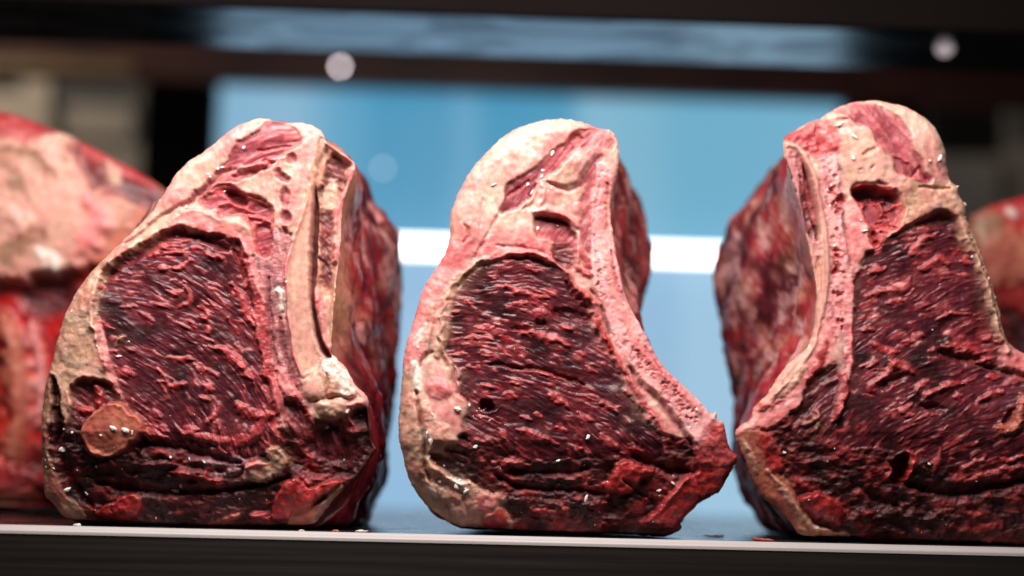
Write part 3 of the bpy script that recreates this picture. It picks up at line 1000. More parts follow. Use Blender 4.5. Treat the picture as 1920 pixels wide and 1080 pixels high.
_rs = random.Random(5)
phi = (1 + 5 ** 0.5) / 2
ICO_V = np.array([(-1, phi, 0), (1, phi, 0), (-1, -phi, 0), (1, -phi, 0), (0, -1, phi), (0, 1, phi), (0, -1, -phi), (0, 1, -phi),
                  (phi, 0, -1), (phi, 0, 1), (-phi, 0, -1), (-phi, 0, 1)]) / 1.9
ICO_F = [(0, 11, 5), (0, 5, 1), (0, 1, 7), (0, 7, 10), (0, 10, 11), (1, 5, 9), (5, 11, 4), (11, 10, 2), (10, 7, 6), (7, 1, 8),
         (3, 9, 4), (3, 4, 2), (3, 2, 6), (3, 6, 8), (3, 8, 9), (4, 9, 5), (2, 4, 11), (6, 2, 10), (8, 6, 7), (9, 8, 1)]


def crumb_geo(c, r, rs, stretch=1.0, rot=0.0):
    k = np.array([rs.uniform(0.8, 1.5) * stretch, rs.uniform(0.35, 0.6), rs.uniform(0.5, 1.0)])
    v = ICO_V * np.array([[rs.uniform(0.65, 1.3)] for _ in range(12)]) * k * r
    a = rot if stretch != 1.0 else rs.uniform(0, 3.1)
    x = v[:, 0] * math.cos(a) - v[:, 2] * math.sin(a); z = v[:, 0] * math.sin(a) + v[:, 2] * math.cos(a)
    return np.stack([x, v[:, 1], z], 1) + np.asarray(c)


def crumb_mesh(name, items, parent, colr, rs):
    V, F = [], []
    for (c, r, st, rot) in items:
        b = sum(len(v) for v in V)
        V.append(crumb_geo(c, r, rs, st, rot))
        F += [tuple(b + i for i in f) for f in ICO_F]
    V = np.vstack(V)
    T = np.tile(np.array(colr), (len(V), 1)) * (0.85 + 0.3 * np.random.RandomState(3).rand(len(V), 1))
    me = new_mesh(name, V, F, MAT_CRUMB, T, np.full(len(V), 0.75), np.full(len(V), 0.7), smooth=False)
    return link(name, me, parent)


def crumbs(face, parent, big, small, seed, colr=(0.88, 0.80, 0.74)):
    rs = random.Random(seed)

    def pos(x, y, r, lift=0.4):
        h, _ = face.height_at(x, y)
        h -= face.tk[1] * max(0.0, y - face.tk[0])
        w = px2w(x, y, face.plane)
        return (float(w[0]), face.plane - (h + r * lift) * PXM, max(float(w[2]), r * PXM))
    for it in big:
        x, y, r = it[:3]
        r *= 0.72
        st = it[3] if len(it) > 3 else 1.0
        rot = it[4] if len(it) > 4 else 0.0
        crumb_mesh("fat_crumb", [(pos(x, y, r), r * PXM, st, rot)], parent, colr, rs)
    items = []
    for (poly, n, r0_, r1_) in small:
        n = int(n * 0.22); r1_ = r1_ * 0.85
        P = smooth_poly(poly)
        a, b = P.min(0), P.max(0)
        c = 0
        while c < n:
            x, y = rs.uniform(a[0], b[0]), rs.uniform(a[1], b[1])
            if not inside(np.array([x]), np.array([y]), P)[0] or not face.height_at(x, y)[1]:
                c += 0.2
                continue
            c += 1
            r = r0_ + (r1_ - r0_) * rs.random() ** 2.5
            items.append((pos(x, y, r, 0.1), r * PXM, 1.0, 0.0))
    if items:
        o = crumb_mesh("fat_crumbs", items, parent, colr, rs)
        o["kind"] = "stuff"


PARTM = {"fat_cap": MAT_FAT, "inner_fat": MAT_FAT, "rib_bone": MAT_BONE, "bone_knob": MAT_FAT, "fat_disc": MAT_FAT, "spongy_bone": MAT_BONE,
         "pink_membrane": MAT_BONE, "lower_fat": MAT_FAT, "fat_rim": MAT_FAT, "fat_scrap": MAT_FAT, "fat_finger": MAT_FAT, "bone_flap": MAT_BONE}

# ------------------------------------------------------------------ the roast on the left
def roast_left():
    th = lambda x, y: 0.10 + 0.0016 * (x - 200) + 0.0020 * np.clip(y - 520, -100, 400)
    out = [(515, 229), (537, 231), (572, 232), (595, 241), (609, 255), (614, 268), (635, 282), (662, 302), (667, 317), (660, 335), (648, 365), (641, 400),
           (640, 435), (636, 480), (630, 530), (626, 580), (622, 630), (622, 662), (634, 674), (652, 694), (667, 722), (684, 738), (692, 752), (691, 768),
           (696, 800), (698, 828), (706, 841), (699, 853), (680, 880), (657, 907), (635, 925), (608, 955), (581, 983), (500, 986), (400, 986), (300, 984), (200, 981),
           (130, 975), (107, 968), (92, 945), (76, 925), (77, 880), (77, 833), (79, 790), (83, 755), (88, 715), (99, 678), (110, 635), (120, 600), (138, 560), (169, 515), (200, 482), (235, 449), (278, 406),
           (313, 356), (330, 328), (355, 304), (395, 276), (422, 253), (447, 236), (480, 225), (500, 223)]
    f = Face(out, 11, th, radii=((120, 600, 34), (90, 800, 30), (250, 430, 26), (480, 225, 30), (600, 250, 10), (660, 320, 6), (640, 450, 6), (625, 600, 8), (690, 760, 14),
                                 (690, 850, 12), (600, 960, 16), (350, 985, 20), (110, 960, 24)), tuck=(810, 0.24))
    f.capdir = lambda x, y: -0.35 + 0 * x
    root = empty("rib_roast", tuple(px2w(390, 984, 0.0)))
    tag(root, "left roast in the row, with a round orange fat disc near its bottom corner", "meat", "dry-aged rib roasts on the shelf")
    f.fill('fat', 'fat_cap')
    # lower trimmed meat
    f.region('gnarl', [(83, 730), (130, 712), (180, 712), (215, 725), (260, 770), (300, 780), (400, 800), (480, 805), (540, 800), (580, 785), (640, 785), (720, 745), (740, 850), (640, 960), (590, 1000),
                       (300, 1010), (60, 1000), (60, 800)], -6, 4, 4, 'lower_meat')
    f.region('gnarl', [(590, 795), (640, 785), (690, 770), (700, 820), (685, 860), (640, 900), (560, 880), (530, 850), (540, 800)], -16, 8, 4, 'lower_meat')
    f.region('dark', [(600, 800), (640, 800), (665, 840), (650, 870), (610, 865), (570, 830)], -26, 9, 4, 'lower_meat')
    # tan outer edge running down
    f.region('tandark', [(70, 690), (100, 700), (108, 745), (96, 800), (97, 860), (118, 920), (160, 975), (90, 985), (60, 930), (60, 800)], 0, 3, 3, 'fat_cap')
    f.region('tan', [(70, 690), (112, 600), (160, 515), (215, 485), (200, 540), (190, 580), (195, 640), (212, 690), (222, 722), (200, 716), (165, 712), (146, 725), (140, 770), (128, 800), (120, 740), (105, 705)],
             2, 3, 3, 'fat_cap', lip=2)
    f.crease([(107, 710), (112, 760), (118, 800), (108, 830)], 8, 14, 'dark')
    f.crease([(116, 780), (118, 850), (135, 905), (170, 950)], 9, 14, 'gnarl')
    # eye muscle
    eye = [(310, 437), (335, 428), (352, 432), (362, 442), (385, 438), (412, 442), (442, 447), (458, 472), (466, 510), (476, 550), (482, 600), (489, 650), (496, 700), (508, 730),
           (522, 780), (532, 832), (500, 850), (440, 858), (380, 850), (330, 838), (280, 828), (258, 790), (232, 745), (220, 718), (212, 690), (200, 655), (196, 625), (188, 600), (188, 575),
           (194, 550), (199, 530), (200, 511), (226, 490), (260, 468), (282, 456)]
    f.region('muscle', eye, -9, 4.5, 5, 'eye_muscle')
    f.crease([(203, 522), (230, 500), (262, 481), (300, 458), (334, 442), (356, 446)], 9, 9, 'dark', kw=0.5, warp=1.5)
    f.crease([(196, 545), (204, 520), (222, 520)], 12, 8, 'dark', kw=0.6)
    f.crease([(360, 442), (385, 450), (410, 462), (428, 466)], 8, 12, 'dark')
    f.crease([(440, 470), (455, 500), (462, 530)], 5, 6, 'red')
    # rim between fat and muscle
    f.rope('tan', [(190, 640), (184, 600), (185, 560), (196, 520), (222, 486), (262, 464), (300, 442)], 8, 4, None, 0.3, 1)
    f.rope('pink', [(236, 750), (222, 722), (208, 680), (200, 640), (192, 600)], 6, 2, None, 0.4)
    f.region('fat', [(305, 437), (340, 405), (378, 396), (420, 412), (462, 425), (486, 452), (478, 466), (440, 447), (405, 442), (372, 436), (345, 428)], 3, 3, 3, 'inner_fat', lip=2)
    f.region('pink', [(372, 425), (420, 425), (465, 440), (488, 460), (486, 478), (455, 458), (415, 444), (380, 440)], 2, 5, 4, 'inner_fat')
    f.crease([(345, 390), (318, 405), (290, 424), (262, 446), (236, 462)], 4, 7, 'tandark')
    # cap muscle under the fat
    cap = [(515, 229), (540, 231), (556, 246), (566, 258), (556, 278), (536, 296), (514, 312), (488, 328), (465, 335), (440, 345), (412, 352), (382, 370), (352, 390), (338, 397), (340, 388),
           (365, 367), (397, 340), (427, 312), (442, 286), (448, 272), (475, 257), (495, 240)]
    f.region('cap', cap, -5, 2.5, 4, 'cap_muscle')
    f.rope('pink', [(440, 322), (470, 318), (505, 309), (535, 300)], 6, 4, None, 0.6)
    f.crease([(488, 285), (520, 284), (545, 276)], 3, 6, 'red')
    f.crease([(440, 335), (470, 327), (500, 318)], 3.5, 7, 'red')
    f.crease([(345, 392), (372, 372), (400, 347), (430, 326), (446, 322)], 5, 8, 'cap', kw=0.7)
    f.crease([(495, 308), (515, 311)], 4, 8, 'flap')
    # inner pockets
    f.region('red', [(375, 382), (385, 369), (413, 353), (442, 352), (466, 369), (490, 374), (508, 390), (516, 418), (512, 448), (510, 477), (496, 488), (482, 478), (479, 450), (466, 424), (450, 411),
                     (422, 410), (405, 397), (386, 392)], -13, 3, 3, 'cap_muscle', lip=5)
    f.region('dark', [(425, 363), (445, 358), (463, 372), (468, 386), (450, 386), (432, 376)], -26, 4, 3, 'cap_muscle')
    f.region('cap', [(383, 374), (405, 367), (428, 378), (440, 388), (425, 396), (402, 392), (386, 386)], -14, 3, 3, 'cap_muscle')
    f.region('cap', [(412, 392), (440, 390), (468, 392), (466, 405), (440, 408), (418, 402)], -14, 3, 3, 'cap_muscle')
    f.region('cap', [(485, 425), (505, 430), (512, 452), (508, 472), (494, 482), (484, 460)], -18, 3, 3, 'cap_muscle')
    f.region('cap', [(480, 385), (500, 388), (508, 408), (495, 418), (476, 412), (472, 400)], -15, 3, 3, 'cap_muscle')
    f.rope('red', [(400, 396), (430, 384), (455, 390), (478, 400)], 5, 5, None, 0.6)
    f.rope('red', [(470, 408), (492, 412), (508, 420)], 5, 5, None, 0.6)
    for cx, cy, rx, ry, ro in ((549, 300, 10, 8, -40), (531, 334, 16, 9, 35), (537, 374, 17, 9, 85), (538, 407, 15, 9, 80), (537, 437, 12, 5, 90)):
        f.hole(cx, cy, rx, ry, ro, 8, 'cap', 0.3, 1.5)
    # stringy tissue between eye muscle and rib
    f.region('string', [(508, 485), (513, 452), (521, 425), (536, 440), (551, 442), (550, 465), (539, 500), (537, 560), (543, 620), (552, 668), (564, 712), (576, 750), (586, 790), (574, 803), (545, 765), (520, 722), (500, 690),
                        (492, 640), (482, 590), (470, 530), (463, 492), (482, 482)], -4, 3, 3, 'sinew')
    f.rope('red', [(459, 468), (470, 500), (481, 540), (492, 590), (497, 640), (504, 690), (517, 730), (526, 770)], 12, 4, 'sinew', 0.35)
    f.rope('pink', [(452, 448), (470, 485), (484, 530), (497, 570)], 5, 3, 'sinew', 0.5)
    f.crease([(505, 520), (507, 580), (512, 640), (525, 690), (545, 740)], 4, 7, 'dark')
    f.crease([(527, 600), (533, 650), (545, 700), (560, 745), (576, 785)], 5, 8, 'dark')
    f.region('pink', [(525, 690), (545, 715), (565, 750), (560, 765), (538, 745), (522, 715)], 3, 3, 3, 'sinew')
    f.region('dark', [(535, 752), (560, 755), (580, 790), (583, 822), (560, 825), (535, 800)], -14, 5, 4, 'lower_meat')
    f.rope('red', [(556, 740), (575, 765), (586, 790), (585, 820)], 5, 5, 'sinew', 0.4)
    f.rope('white', [(524, 540), (528, 560), (530, 585)], 9, 3, None, 0.5, 5)
    # rib bone with the slit and the flap behind it
    f.region('tan', [(606, 272), (640, 284), (660, 305), (664, 322), (650, 360), (640, 400), (638, 440), (634, 490), (628, 540), (624, 600), (622, 660), (610, 668), (598, 640), (588, 600), (584, 540), (586, 440), (590, 350), (598, 300)],
             -14, 2, 2, 'bone_flap')
    f.region('dark', [(615, 292), (640, 298), (648, 318), (638, 356), (622, 392), (607, 400), (596, 360), (604, 330)], -28, 4, 6, 'bone_flap')
    f.region('tan', [(600, 280), (612, 284), (614, 310), (606, 332), (596, 330), (594, 300)], -20, 3, 4, 'bone_flap')
    f.region('tan', [(612, 340), (630, 330), (636, 345), (622, 385), (608, 400), (602, 375)], -24, 4, 6, 'bone_flap')
    f.region('dark', [(602, 405), (618, 395), (622, 420), (618, 470), (616, 540), (604, 540), (600, 470)], -26, 5, 5, 'bone_flap')
    f.rope('pink', [(663, 306), (656, 335), (645, 366), (634, 395), (630, 425), (630, 460), (628, 490)], 9, 14, 'bone_flap', 0.1)
    f.rope('pink', [(590, 545), (597, 560), (602, 600), (608, 640), (616, 664)], 10, 9, 'bone_flap', 0.3)
    f.rope('pink', [(612, 268), (636, 282), (660, 304)], 5, 8, 'bone_flap', 0.2)
    f.region('hollow', [(590, 350), (588, 385), (585, 435), (583, 500), (583, 560), (589, 612), (599, 652), (612, 671), (622, 668), (606, 645), (595, 608), (588, 552), (592, 500), (594, 440), (597, 400)], -44, 3, 1.5, 'bone_flap')
    f.region('bone', [(602, 260), (611, 266), (607, 280), (595, 312), (588, 362), (583, 430), (581, 500), (581, 560), (587, 612), (597, 652), (610, 674), (600, 692), (580, 703), (565, 707), (552, 667), (545, 620),
                      (540, 580), (537, 515), (540, 485), (552, 440), (560, 422), (572, 380), (585, 327), (595, 285)], 2, 2, 1.5, 'rib_bone', slope=(-0.35, 0.0, 565, 0), lip=3)
    f.rope('tan', [(602, 264), (592, 300), (583, 345), (574, 385), (562, 425), (553, 455)], 5, 2, 'rib_bone', 0.3)
    f.rope('pink', [(545, 480), (539, 515), (540, 570), (545, 620), (553, 668), (566, 712), (576, 745)], 3.5, 3, 'rib_bone', 0.2)
    # knob at the bone's end
    f.region('tan', [(573, 712), (590, 694), (600, 676), (612, 670), (632, 674), (652, 694), (667, 722), (670, 740), (657, 754), (652, 766), (640, 781), (625, 791), (607, 787), (592, 770), (588, 752), (574, 746), (569, 727)],
             -2, 2.5, 3, 'bone_knob', bulge=16, bw=16)
    f.region('bone', [(578, 712), (598, 704), (612, 718), (610, 742), (592, 750), (576, 740)], 6, 5, 3, 'bone_knob', bulge=8, bw=14)
    f.region('tan', [(594, 752), (620, 742), (646, 745), (652, 762), (636, 782), (612, 785), (598, 770)], 5, 4, 2, 'bone_knob', bulge=9, bw=12)
    f.region('white', [(602, 680), (614, 672), (634, 676), (652, 697), (666, 724), (656, 745), (644, 736), (636, 712), (620, 700), (604, 694)], 10, 4, 9, 'bone_knob')
    f.crease([(612, 700), (618, 720), (614, 742), (625, 748)], 3, 7, 'tandark')
    f.crease([(590, 752), (615, 748), (640, 744), (655, 750)], 3, 6, 'tandark')
    f.rope('pink', [(660, 762), (674, 756), (688, 756)], 8, 10, 'fat_finger', 0.3)
    f.rope('pink', [(672, 736), (684, 744)], 4, 5, 'fat_finger', 0.3)
    f.rope('pink', [(656, 770), (654, 785), (660, 795)], 4, 5, None, 0.3)
    # strands of red fat in the muscle
    for pts, w in (([(435, 535), (455, 560), (467, 592), (478, 612)], 11), ([(355, 540), (361, 558), (358, 570), (342, 578)], 6), ([(374, 578), (391, 588), (388, 598), (372, 598)], 6), ([(234, 577), (260, 580)], 5.5),
                   ([(266, 588), (280, 594), (294, 601)], 5.5), ([(318, 549), (332, 553), (347, 551)], 5.5), ([(312, 477), (328, 480), (346, 478)], 6), ([(286, 481), (302, 477)], 6), ([(330, 508), (346, 502), (362, 492)], 5.5),
                   ([(300, 462), (312, 468)], 8), ([(306, 503), (318, 508)], 7), ([(362, 466), (380, 470)], 6), ([(404, 484), (420, 488)], 6), ([(412, 655), (435, 668), (458, 690)], 13), ([(455, 690), (475, 712)], 9), ([(448, 760), (478, 780), (517, 776)], 12), ([(512, 776), (520, 800), (522, 824)], 8),
                   ([(492, 782), (482, 812), (455, 828), (410, 828), (350, 812)], 11), ([(355, 800), (372, 808)], 10), ([(320, 671), (340, 674), (364, 676)], 7), ([(366, 684), (390, 694), (412, 706)], 6), ([(409, 758), (408, 772), (397, 788)], 7), ([(388, 722), (402, 732)], 9), ([(410, 790), (414, 810)], 7),
                   ([(400, 845), (425, 849)], 7), ([(305, 800), (318, 808)], 7), ([(264, 806), (290, 814), (315, 820)], 8), ([(290, 770), (305, 785)], 6), ([(228, 640), (238, 634)], 7), ([(214, 660), (228, 662)], 5), ([(212, 636), (224, 637)], 4), ([(236, 704), (250, 700)], 10), ([(300, 690), (320, 720), (330, 740)], 5),
                   ([(330, 728), (350, 722)], 8), ([(380, 745), (395, 752)], 7), ([(430, 600), (450, 630)], 5), ([(392, 616), (396, 624)], 7), ([(388, 478), (400, 482)], 6), ([(470, 520), (460, 540)], 8)):
        f.rope('red', pts, w, min(w * 0.6, 5.5), None, 0.5, 3)
    f.scatter('red', eye, 90, (1.8, 3.6), (4, 13), 2.6, 4)
    f.scatter('pink', eye, 16, (1.5, 3.0), (3, 9), 2.2, 5)
    f.rope('tan', [(226, 650), (232, 640), (236, 634)], 6, 6, 'fat_scrap', 0.4, 1)
    # lower left lobe, disc and scraps
    f.region('dark', [(146, 722), (180, 716), (210, 722), (222, 748), (200, 775), (165, 790), (145, 770)], -12, 4, 4, 'lower_meat')
    f.rope('flap', [(188, 728), (194, 745), (192, 762)], 9, 8, None, 0.3)
    f.rope('flap', [(162, 770), (176, 772)], 8, 6, None, 0.3)
    f.region('orange', [(200, 767), (220, 757), (232, 759), (250, 770), (275, 790), (279, 805), (270, 820), (240, 845), (215, 860), (200, 860), (177, 845), (165, 827), (162, 812), (170, 790), (185, 775)], 9, 1.8, 3.5, 'fat_disc',
             bulge=3, bw=20, lip=2)
    f.rope('orange', [(168, 842), (185, 850), (200, 862)], 7, 6, 'fat_disc', 0.3)
    f.hole(262, 840, 22, 10, -40, 8, 'dark', 0.5, 0)
    f.crease([(270, 826), (310, 835), (380, 852), (450, 868)], 9, 12, 'dark', kw=0.7)
    f.rope('gnarl', [(190, 870), (260, 866), (330, 885), (410, 905)], 14, 7, None, 0.4)
    f.rope('flap', [(320, 884), (370, 895), (412, 903)], 5, 4, None, 0.5)
    f.rope('film', [(385, 862), (420, 866), (458, 868)], 14, 5, None, 0.4)
    f.rope('film', [(395, 892), (430, 886), (450, 880)], 9, 4, None, 0.4)
    f.crease([(180, 905), (260, 918), (350, 922), (450, 915), (540, 895)], 7, 14, 'dark')
    f.region('tan', [(450, 902), (460, 884), (475, 868), (497, 866), (506, 845), (516, 838), (533, 848), (533, 880), (508, 896), (478, 904)], 3, 3, 7, 'fat_scrap')
    f.rope('pink', [(462, 876), (480, 872), (498, 870)], 6, 5, None, 0.4)
    f.region('flap', [(180, 960), (195, 950), (208, 945), (230, 930), (257, 932), (262, 955), (240, 972), (210, 978), (178, 968)], 7, 2, 3, 'meat_flap', bulge=3)
    f.crease([(206, 945), (208, 962)], 3, 3)
    f.region('flap', [(510, 945), (520, 920), (535, 902), (555, 899), (568, 909), (580, 915), (605, 905), (634, 898), (637, 908), (615, 926), (596, 938), (575, 955), (552, 962), (535, 973), (508, 973)], 10, 2.5, 3, 'meat_flap', bulge=5)
    f.rope('red', [(568, 897), (578, 908)], 8, 8, None, 0.2)
    f.region('orange', [(538, 970), (560, 957), (592, 949), (622, 928), (640, 908), (620, 945), (583, 984), (540, 984)], 4, 2.5, 4, 'fat_scrap')
    f.region('tan', [(600, 945), (625, 922), (640, 908), (632, 925), (600, 965), (586, 982), (580, 978)], 3, 2, 2, 'fat_scrap')
    f.rope('flap', [(465, 970), (485, 966), (500, 972)], 8, 5, None, 0.4)
    f.rope('orange', [(405, 976), (430, 972), (444, 968)], 6, 4, None, 0.4)
    f.build(root, PARTM)
    rings = [([(p[0] * 0.99 + 4, p[1] * 0.99 + 6) for p in out], 0.004),
             ([(500, 250), (590, 250), (650, 300), (670, 340), (668, 400), (665, 480), (664, 560), (668, 640), (690, 700), (702, 780), (704, 850), (660, 940), (610, 985), (400, 990), (200, 985), (130, 960), (110, 900), (120, 760), (150, 600), (220, 480), (320, 370), (420, 280)], 0.03),
             ([(520, 300), (600, 300), (668, 330), (705, 385), (742, 430), (752, 500), (752, 580), (742, 660), (735, 740), (722, 820), (722, 890), (705, 935), (668, 990), (450, 985), (250, 975), (180, 900), (190, 700), (260, 560), (360, 420), (440, 340)], 0.15),
             ([(540, 340), (620, 335), (690, 380), (735, 440), (748, 510), (745, 600), (735, 680), (725, 780), (715, 880), (690, 930), (660, 968), (470, 968), (300, 960), (230, 880), (240, 700), (300, 560), (400, 440), (460, 380)], 0.22)]
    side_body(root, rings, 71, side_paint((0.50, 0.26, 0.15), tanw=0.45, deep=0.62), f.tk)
    crumbs(f, root, [(461, 282, 5), (420, 318, 5), (413, 322, 5), (395, 332, 4), (423, 361, 4), (355, 393, 6), (347, 399, 5), (248, 643, 4.5), (229, 670, 5, 1.3, 0.2), (224, 804, 7, 1.3, -0.3), (245, 807, 6, 1.3, -0.3), (258, 812, 5), (200, 817, 3.5), (142, 811, 4.5), (122, 842, 9, 1.3, 0.1),
                     (323, 858, 5), (357, 861, 4), (385, 866, 4), (652, 772, 5), (613, 800, 6), (643, 862, 4), (125, 918, 7, 1.5, 0.3), (160, 925, 5), (322, 920, 6, 1.6, -0.3), (338, 911, 5), (184, 875, 6)],
           [([(340, 330), (420, 280), (500, 240), (470, 300), (400, 340), (350, 390), (280, 430), (230, 460)], 40, 1.2, 3.2), ([(130, 600), (190, 560), (210, 690), (150, 720), (110, 690)], 30, 1.2, 3.0), (eye, 34, 0.9, 2.2), ([(520, 520), (540, 520), (540, 590), (522, 590)], 28, 1.5, 3.6),
            ([(600, 672), (640, 676), (666, 730), (630, 740), (610, 700)], 40, 1.4, 4.2), ([(100, 780), (300, 870), (560, 900), (600, 960), (150, 960)], 60, 1.0, 3.0), ([(76, 720), (100, 700), (100, 950), (80, 930)], 24, 1.2, 2.6)], 301)
    return root


# ------------------------------------------------------------------ the roast in the middle
def roast_middle():
    th = lambda x, y: 0.12 + 0.0009 * (x - 860) + 0.0013 * np.clip(y - 600, -150, 300)
    out = [(1051, 224), (1090, 230), (1118, 239), (1143, 245), (1157, 262), (1160, 285), (1158, 315), (1154, 337), (1148, 365), (1145, 392), (1147, 421), (1152, 455), (1158, 490), (1169, 540), (1180, 572), (1194, 598), (1206, 620),
           (1218, 645), (1236, 675), (1256, 700), (1280, 722), (1308, 750), (1332, 774), (1342, 772), (1346, 788), (1356, 790), (1361, 810), (1366, 834), (1375, 846), (1385, 857), (1377, 876), (1364, 903), (1353, 922), (1338, 927), (1320, 935), (1310, 950),
           (1283, 976), (1284, 992), (1274, 998), (1258, 1006), (1225, 1004), (1130, 1000), (1030, 998), (940, 994), (880, 990), (849, 984), (822, 966), (799, 949), (783, 929), (769, 904), (760, 880), (754, 849), (748, 821), (748, 782), (751, 738),
           (754, 706), (760, 654), (771, 618), (782, 579), (791, 548), (809, 515), (826, 492), (836, 468), (843, 445), (845, 404), (854, 374), (869, 343), (883, 320), (909, 290), (943, 257), (979, 238), (1012, 228)]
    f = Face(out, 23, th, radii=((850, 400, 40), (930, 270, 42), (1050, 225, 34), (1150, 260, 14), (1150, 400, 8), (1190, 600, 8), (1300, 745, 12), (1375, 850, 14), (1300, 960, 16), (1100, 1000, 20), (850, 980, 34), (755, 820, 40), (760, 650, 30), (800, 530, 26)), tuck=(825, 0.24))
    f.capdir = lambda x, y: -0.85 + 0 * x
    root = empty("rib_roast", tuple(px2w(1060, 998, 0.0)))
    tag(root, "middle roast of the row, with pale fat dome and slanting pink cut bone", "meat", "dry-aged rib roasts on the shelf")
    f.fill('fat', 'fat_cap')
    f.region('pink', [(835, 460), (850, 480), (880, 500), (870, 530), (840, 560), (820, 610), (800, 660), (790, 700), (740, 700), (750, 600), (790, 500)], 0, 10, 6, 'fat_cap')
    f.region('pink', [(860, 440), (900, 455), (930, 440), (1000, 450), (1045, 470), (1040, 500), (990, 482), (930, 484), (890, 505), (850, 520), (830, 500)], 0, 10, 6, 'inner_fat')
    # lower meat
    f.region('gnarl', [(855, 830), (890, 800), (960, 800), (1050, 800), (1150, 800), (1230, 810), (1280, 822), (1420, 800), (1420, 900), (1300, 1020), (900, 1020), (930, 985), (930, 940), (880, 900), (850, 870)], -7, 4, 4, 'lower_meat')
    # outer yellow-tan fat, lower left
    f.region('tan', [(740, 690), (765, 690), (782, 730), (792, 790), (800, 840), (812, 890), (850, 915), (905, 935), (950, 955), (955, 1000), (850, 1005), (740, 930), (730, 800)], 0, 4, 3, 'lower_fat')
    f.region('tan', [(804, 754), (822, 786), (847, 803), (860, 828), (842, 845), (822, 842), (806, 828), (796, 793), (790, 765)], 2, 3, 3, 'lower_fat', bulge=6, bw=10)
    f.region('pink', [(796, 716), (820, 708), (842, 716), (851, 732), (842, 747), (819, 752), (804, 744)], 0, 3, 2, 'lower_fat', bulge=8, bw=12)
    f.region('dark', [(838, 838), (868, 842), (880, 858), (872, 872), (850, 868)], -12, 5, 3, 'lower_meat')
    f.region('gnarl', [(806, 846), (830, 850), (860, 872), (884, 898), (880, 908), (842, 890), (812, 866)], -12, 4, 3, 'lower_meat')
    f.rope('tan', [(800, 862), (815, 880), (845, 898), (885, 916), (905, 925)], 9, 8, 'lower_fat', 0.3)
    f.rope('tan', [(805, 905), (830, 925), (860, 935)], 12, 6, 'lower_fat', 0.4)
    f.rope('white', [(838, 893), (860, 902), (890, 915)], 4, 3, None, 0.5, 3)
    f.rope('white', [(800, 915), (815, 925), (818, 935)], 5, 2, None, 0.5, 4)
    f.crease([(782, 738), (790, 790), (798, 835), (797, 875), (812, 902)], 5, 12, 'tandark')
    f.crease([(838, 945), (842, 970), (850, 985)], 4, 6, 'tandark')
    f.crease([(868, 935), (880, 955)], 4, 6, 'tandark')
    f.region('flap', [(906, 966), (922, 952), (944, 953), (953, 974), (950, 990), (906, 990)], 4, 4, 3, 'lower_meat', bulge=6, bw=12)
    f.region('tan', [(880, 905), (905, 918), (935, 928), (945, 945), (900, 965), (870, 950)], 2, 5, 5, 'lower_fat', bulge=4)
    f.region('pink', [(895, 925), (925, 930), (932, 945), (905, 958)], 6, 4, 4, 'lower_fat')
    # eye muscle
    eye = [(854, 542), (873, 520), (907, 498), (936, 489), (968, 483), (1000, 487), (1034, 498), (1060, 515), (1074, 543), (1090, 568), (1108, 585), (1114, 608), (1124, 630), (1134, 648), (1145, 672), (1158, 700), (1172, 730), (1195, 765), (1212, 790), (1236, 823), (1250, 842),
           (1235, 853), (1170, 856), (1100, 860), (1040, 862), (980, 857), (930, 850), (895, 838), (878, 815), (870, 795), (878, 765), (868, 745), (862, 718), (852, 686), (834, 662), (830, 634), (832, 607), (837, 579), (843, 555)]
    f.region('muscle', eye, -7, 5, 6, 'eye_muscle')
    f.region('dark', [(866, 790), (885, 780), (920, 790), (935, 815), (925, 842), (895, 838), (878, 815)], -6, 6, 5, 'eye_muscle')
    f.crease([(858, 540), (880, 518), (915, 496), (970, 486), (1030, 500)], 5, 7, 'dark', kw=0.6)
    f.rope('pink', [(900, 500), (935, 487), (970, 480), (1010, 484), (1045, 500), (1060, 515)], 5, 4, None, 0.3)
    f.region('dark', [(1036, 586), (1060, 582), (1090, 588), (1108, 592), (1106, 604), (1080, 605), (1050, 600)], -15, 5, 3, 'eye_muscle')
    f.hole(1015, 607, 10, 6, 20, 12, 'dark', 0.4, 0)
    f.hole(975, 618, 16, 5, 10, 8, 'dark', 0.4, 0)
    f.hole(911, 762, 15, 9, 20, 24, 'hollow', 0.3, 2)
    # rope of dry tan fat along the muscle, chalky cracks
    f.rope('tan', [(912, 490), (880, 512), (858, 534), (842, 560), (835, 600), (830, 640), (820, 670)], 11, 5, 'fat_rim', 0.3)
    f.rope('tan', [(815, 560), (808, 610), (800, 660)], 8, 3, None, 0.5)
    f.crease([(822, 640), (828, 668), (838, 690)], 4, 7, 'tandark')
    f.rope('white', [(796, 612), (789, 635), (782, 655)], 5, 2.5, None, 0.4, 4)
    f.rope('white', [(780, 680), (784, 700), (787, 735)], 8, 3, None, 0.5, 4)
    f.rope('white', [(796, 805), (804, 825)], 7, 2.5, None, 0.4, 3)
    f.crease([(790, 690), (800, 668), (815, 660)], 4, 6, 'tandark')
    f.crease([(850, 690), (852, 715), (862, 740), (878, 752)], 4, 7, 'red')
    # purple-red band under the fat cap
    f.region('cap', [(1144, 250), (1120, 242), (1084, 251), (1065, 262), (1059, 274), (1020, 302), (995, 327), (962, 345), (948, 354), (945, 377), (934, 404), (952, 404), (979, 388), (993, 374), (1007, 352), (1018, 340), (1040, 327), (1062, 302), (1073, 289), (1107, 280),
                     (1130, 283), (1146, 284), (1150, 262)], -6, 2.5, 3.5, 'cap_muscle')
    f.region('flap', [(1064, 266), (1078, 258), (1092, 266), (1078, 276), (1066, 276)], -12, 3, 2, 'cap_muscle')
    f.crease([(952, 372), (975, 356), (990, 348)], 3, 6, 'red')
    f.crease([(1004, 350), (998, 365), (988, 378)], 3, 8, 'flap')
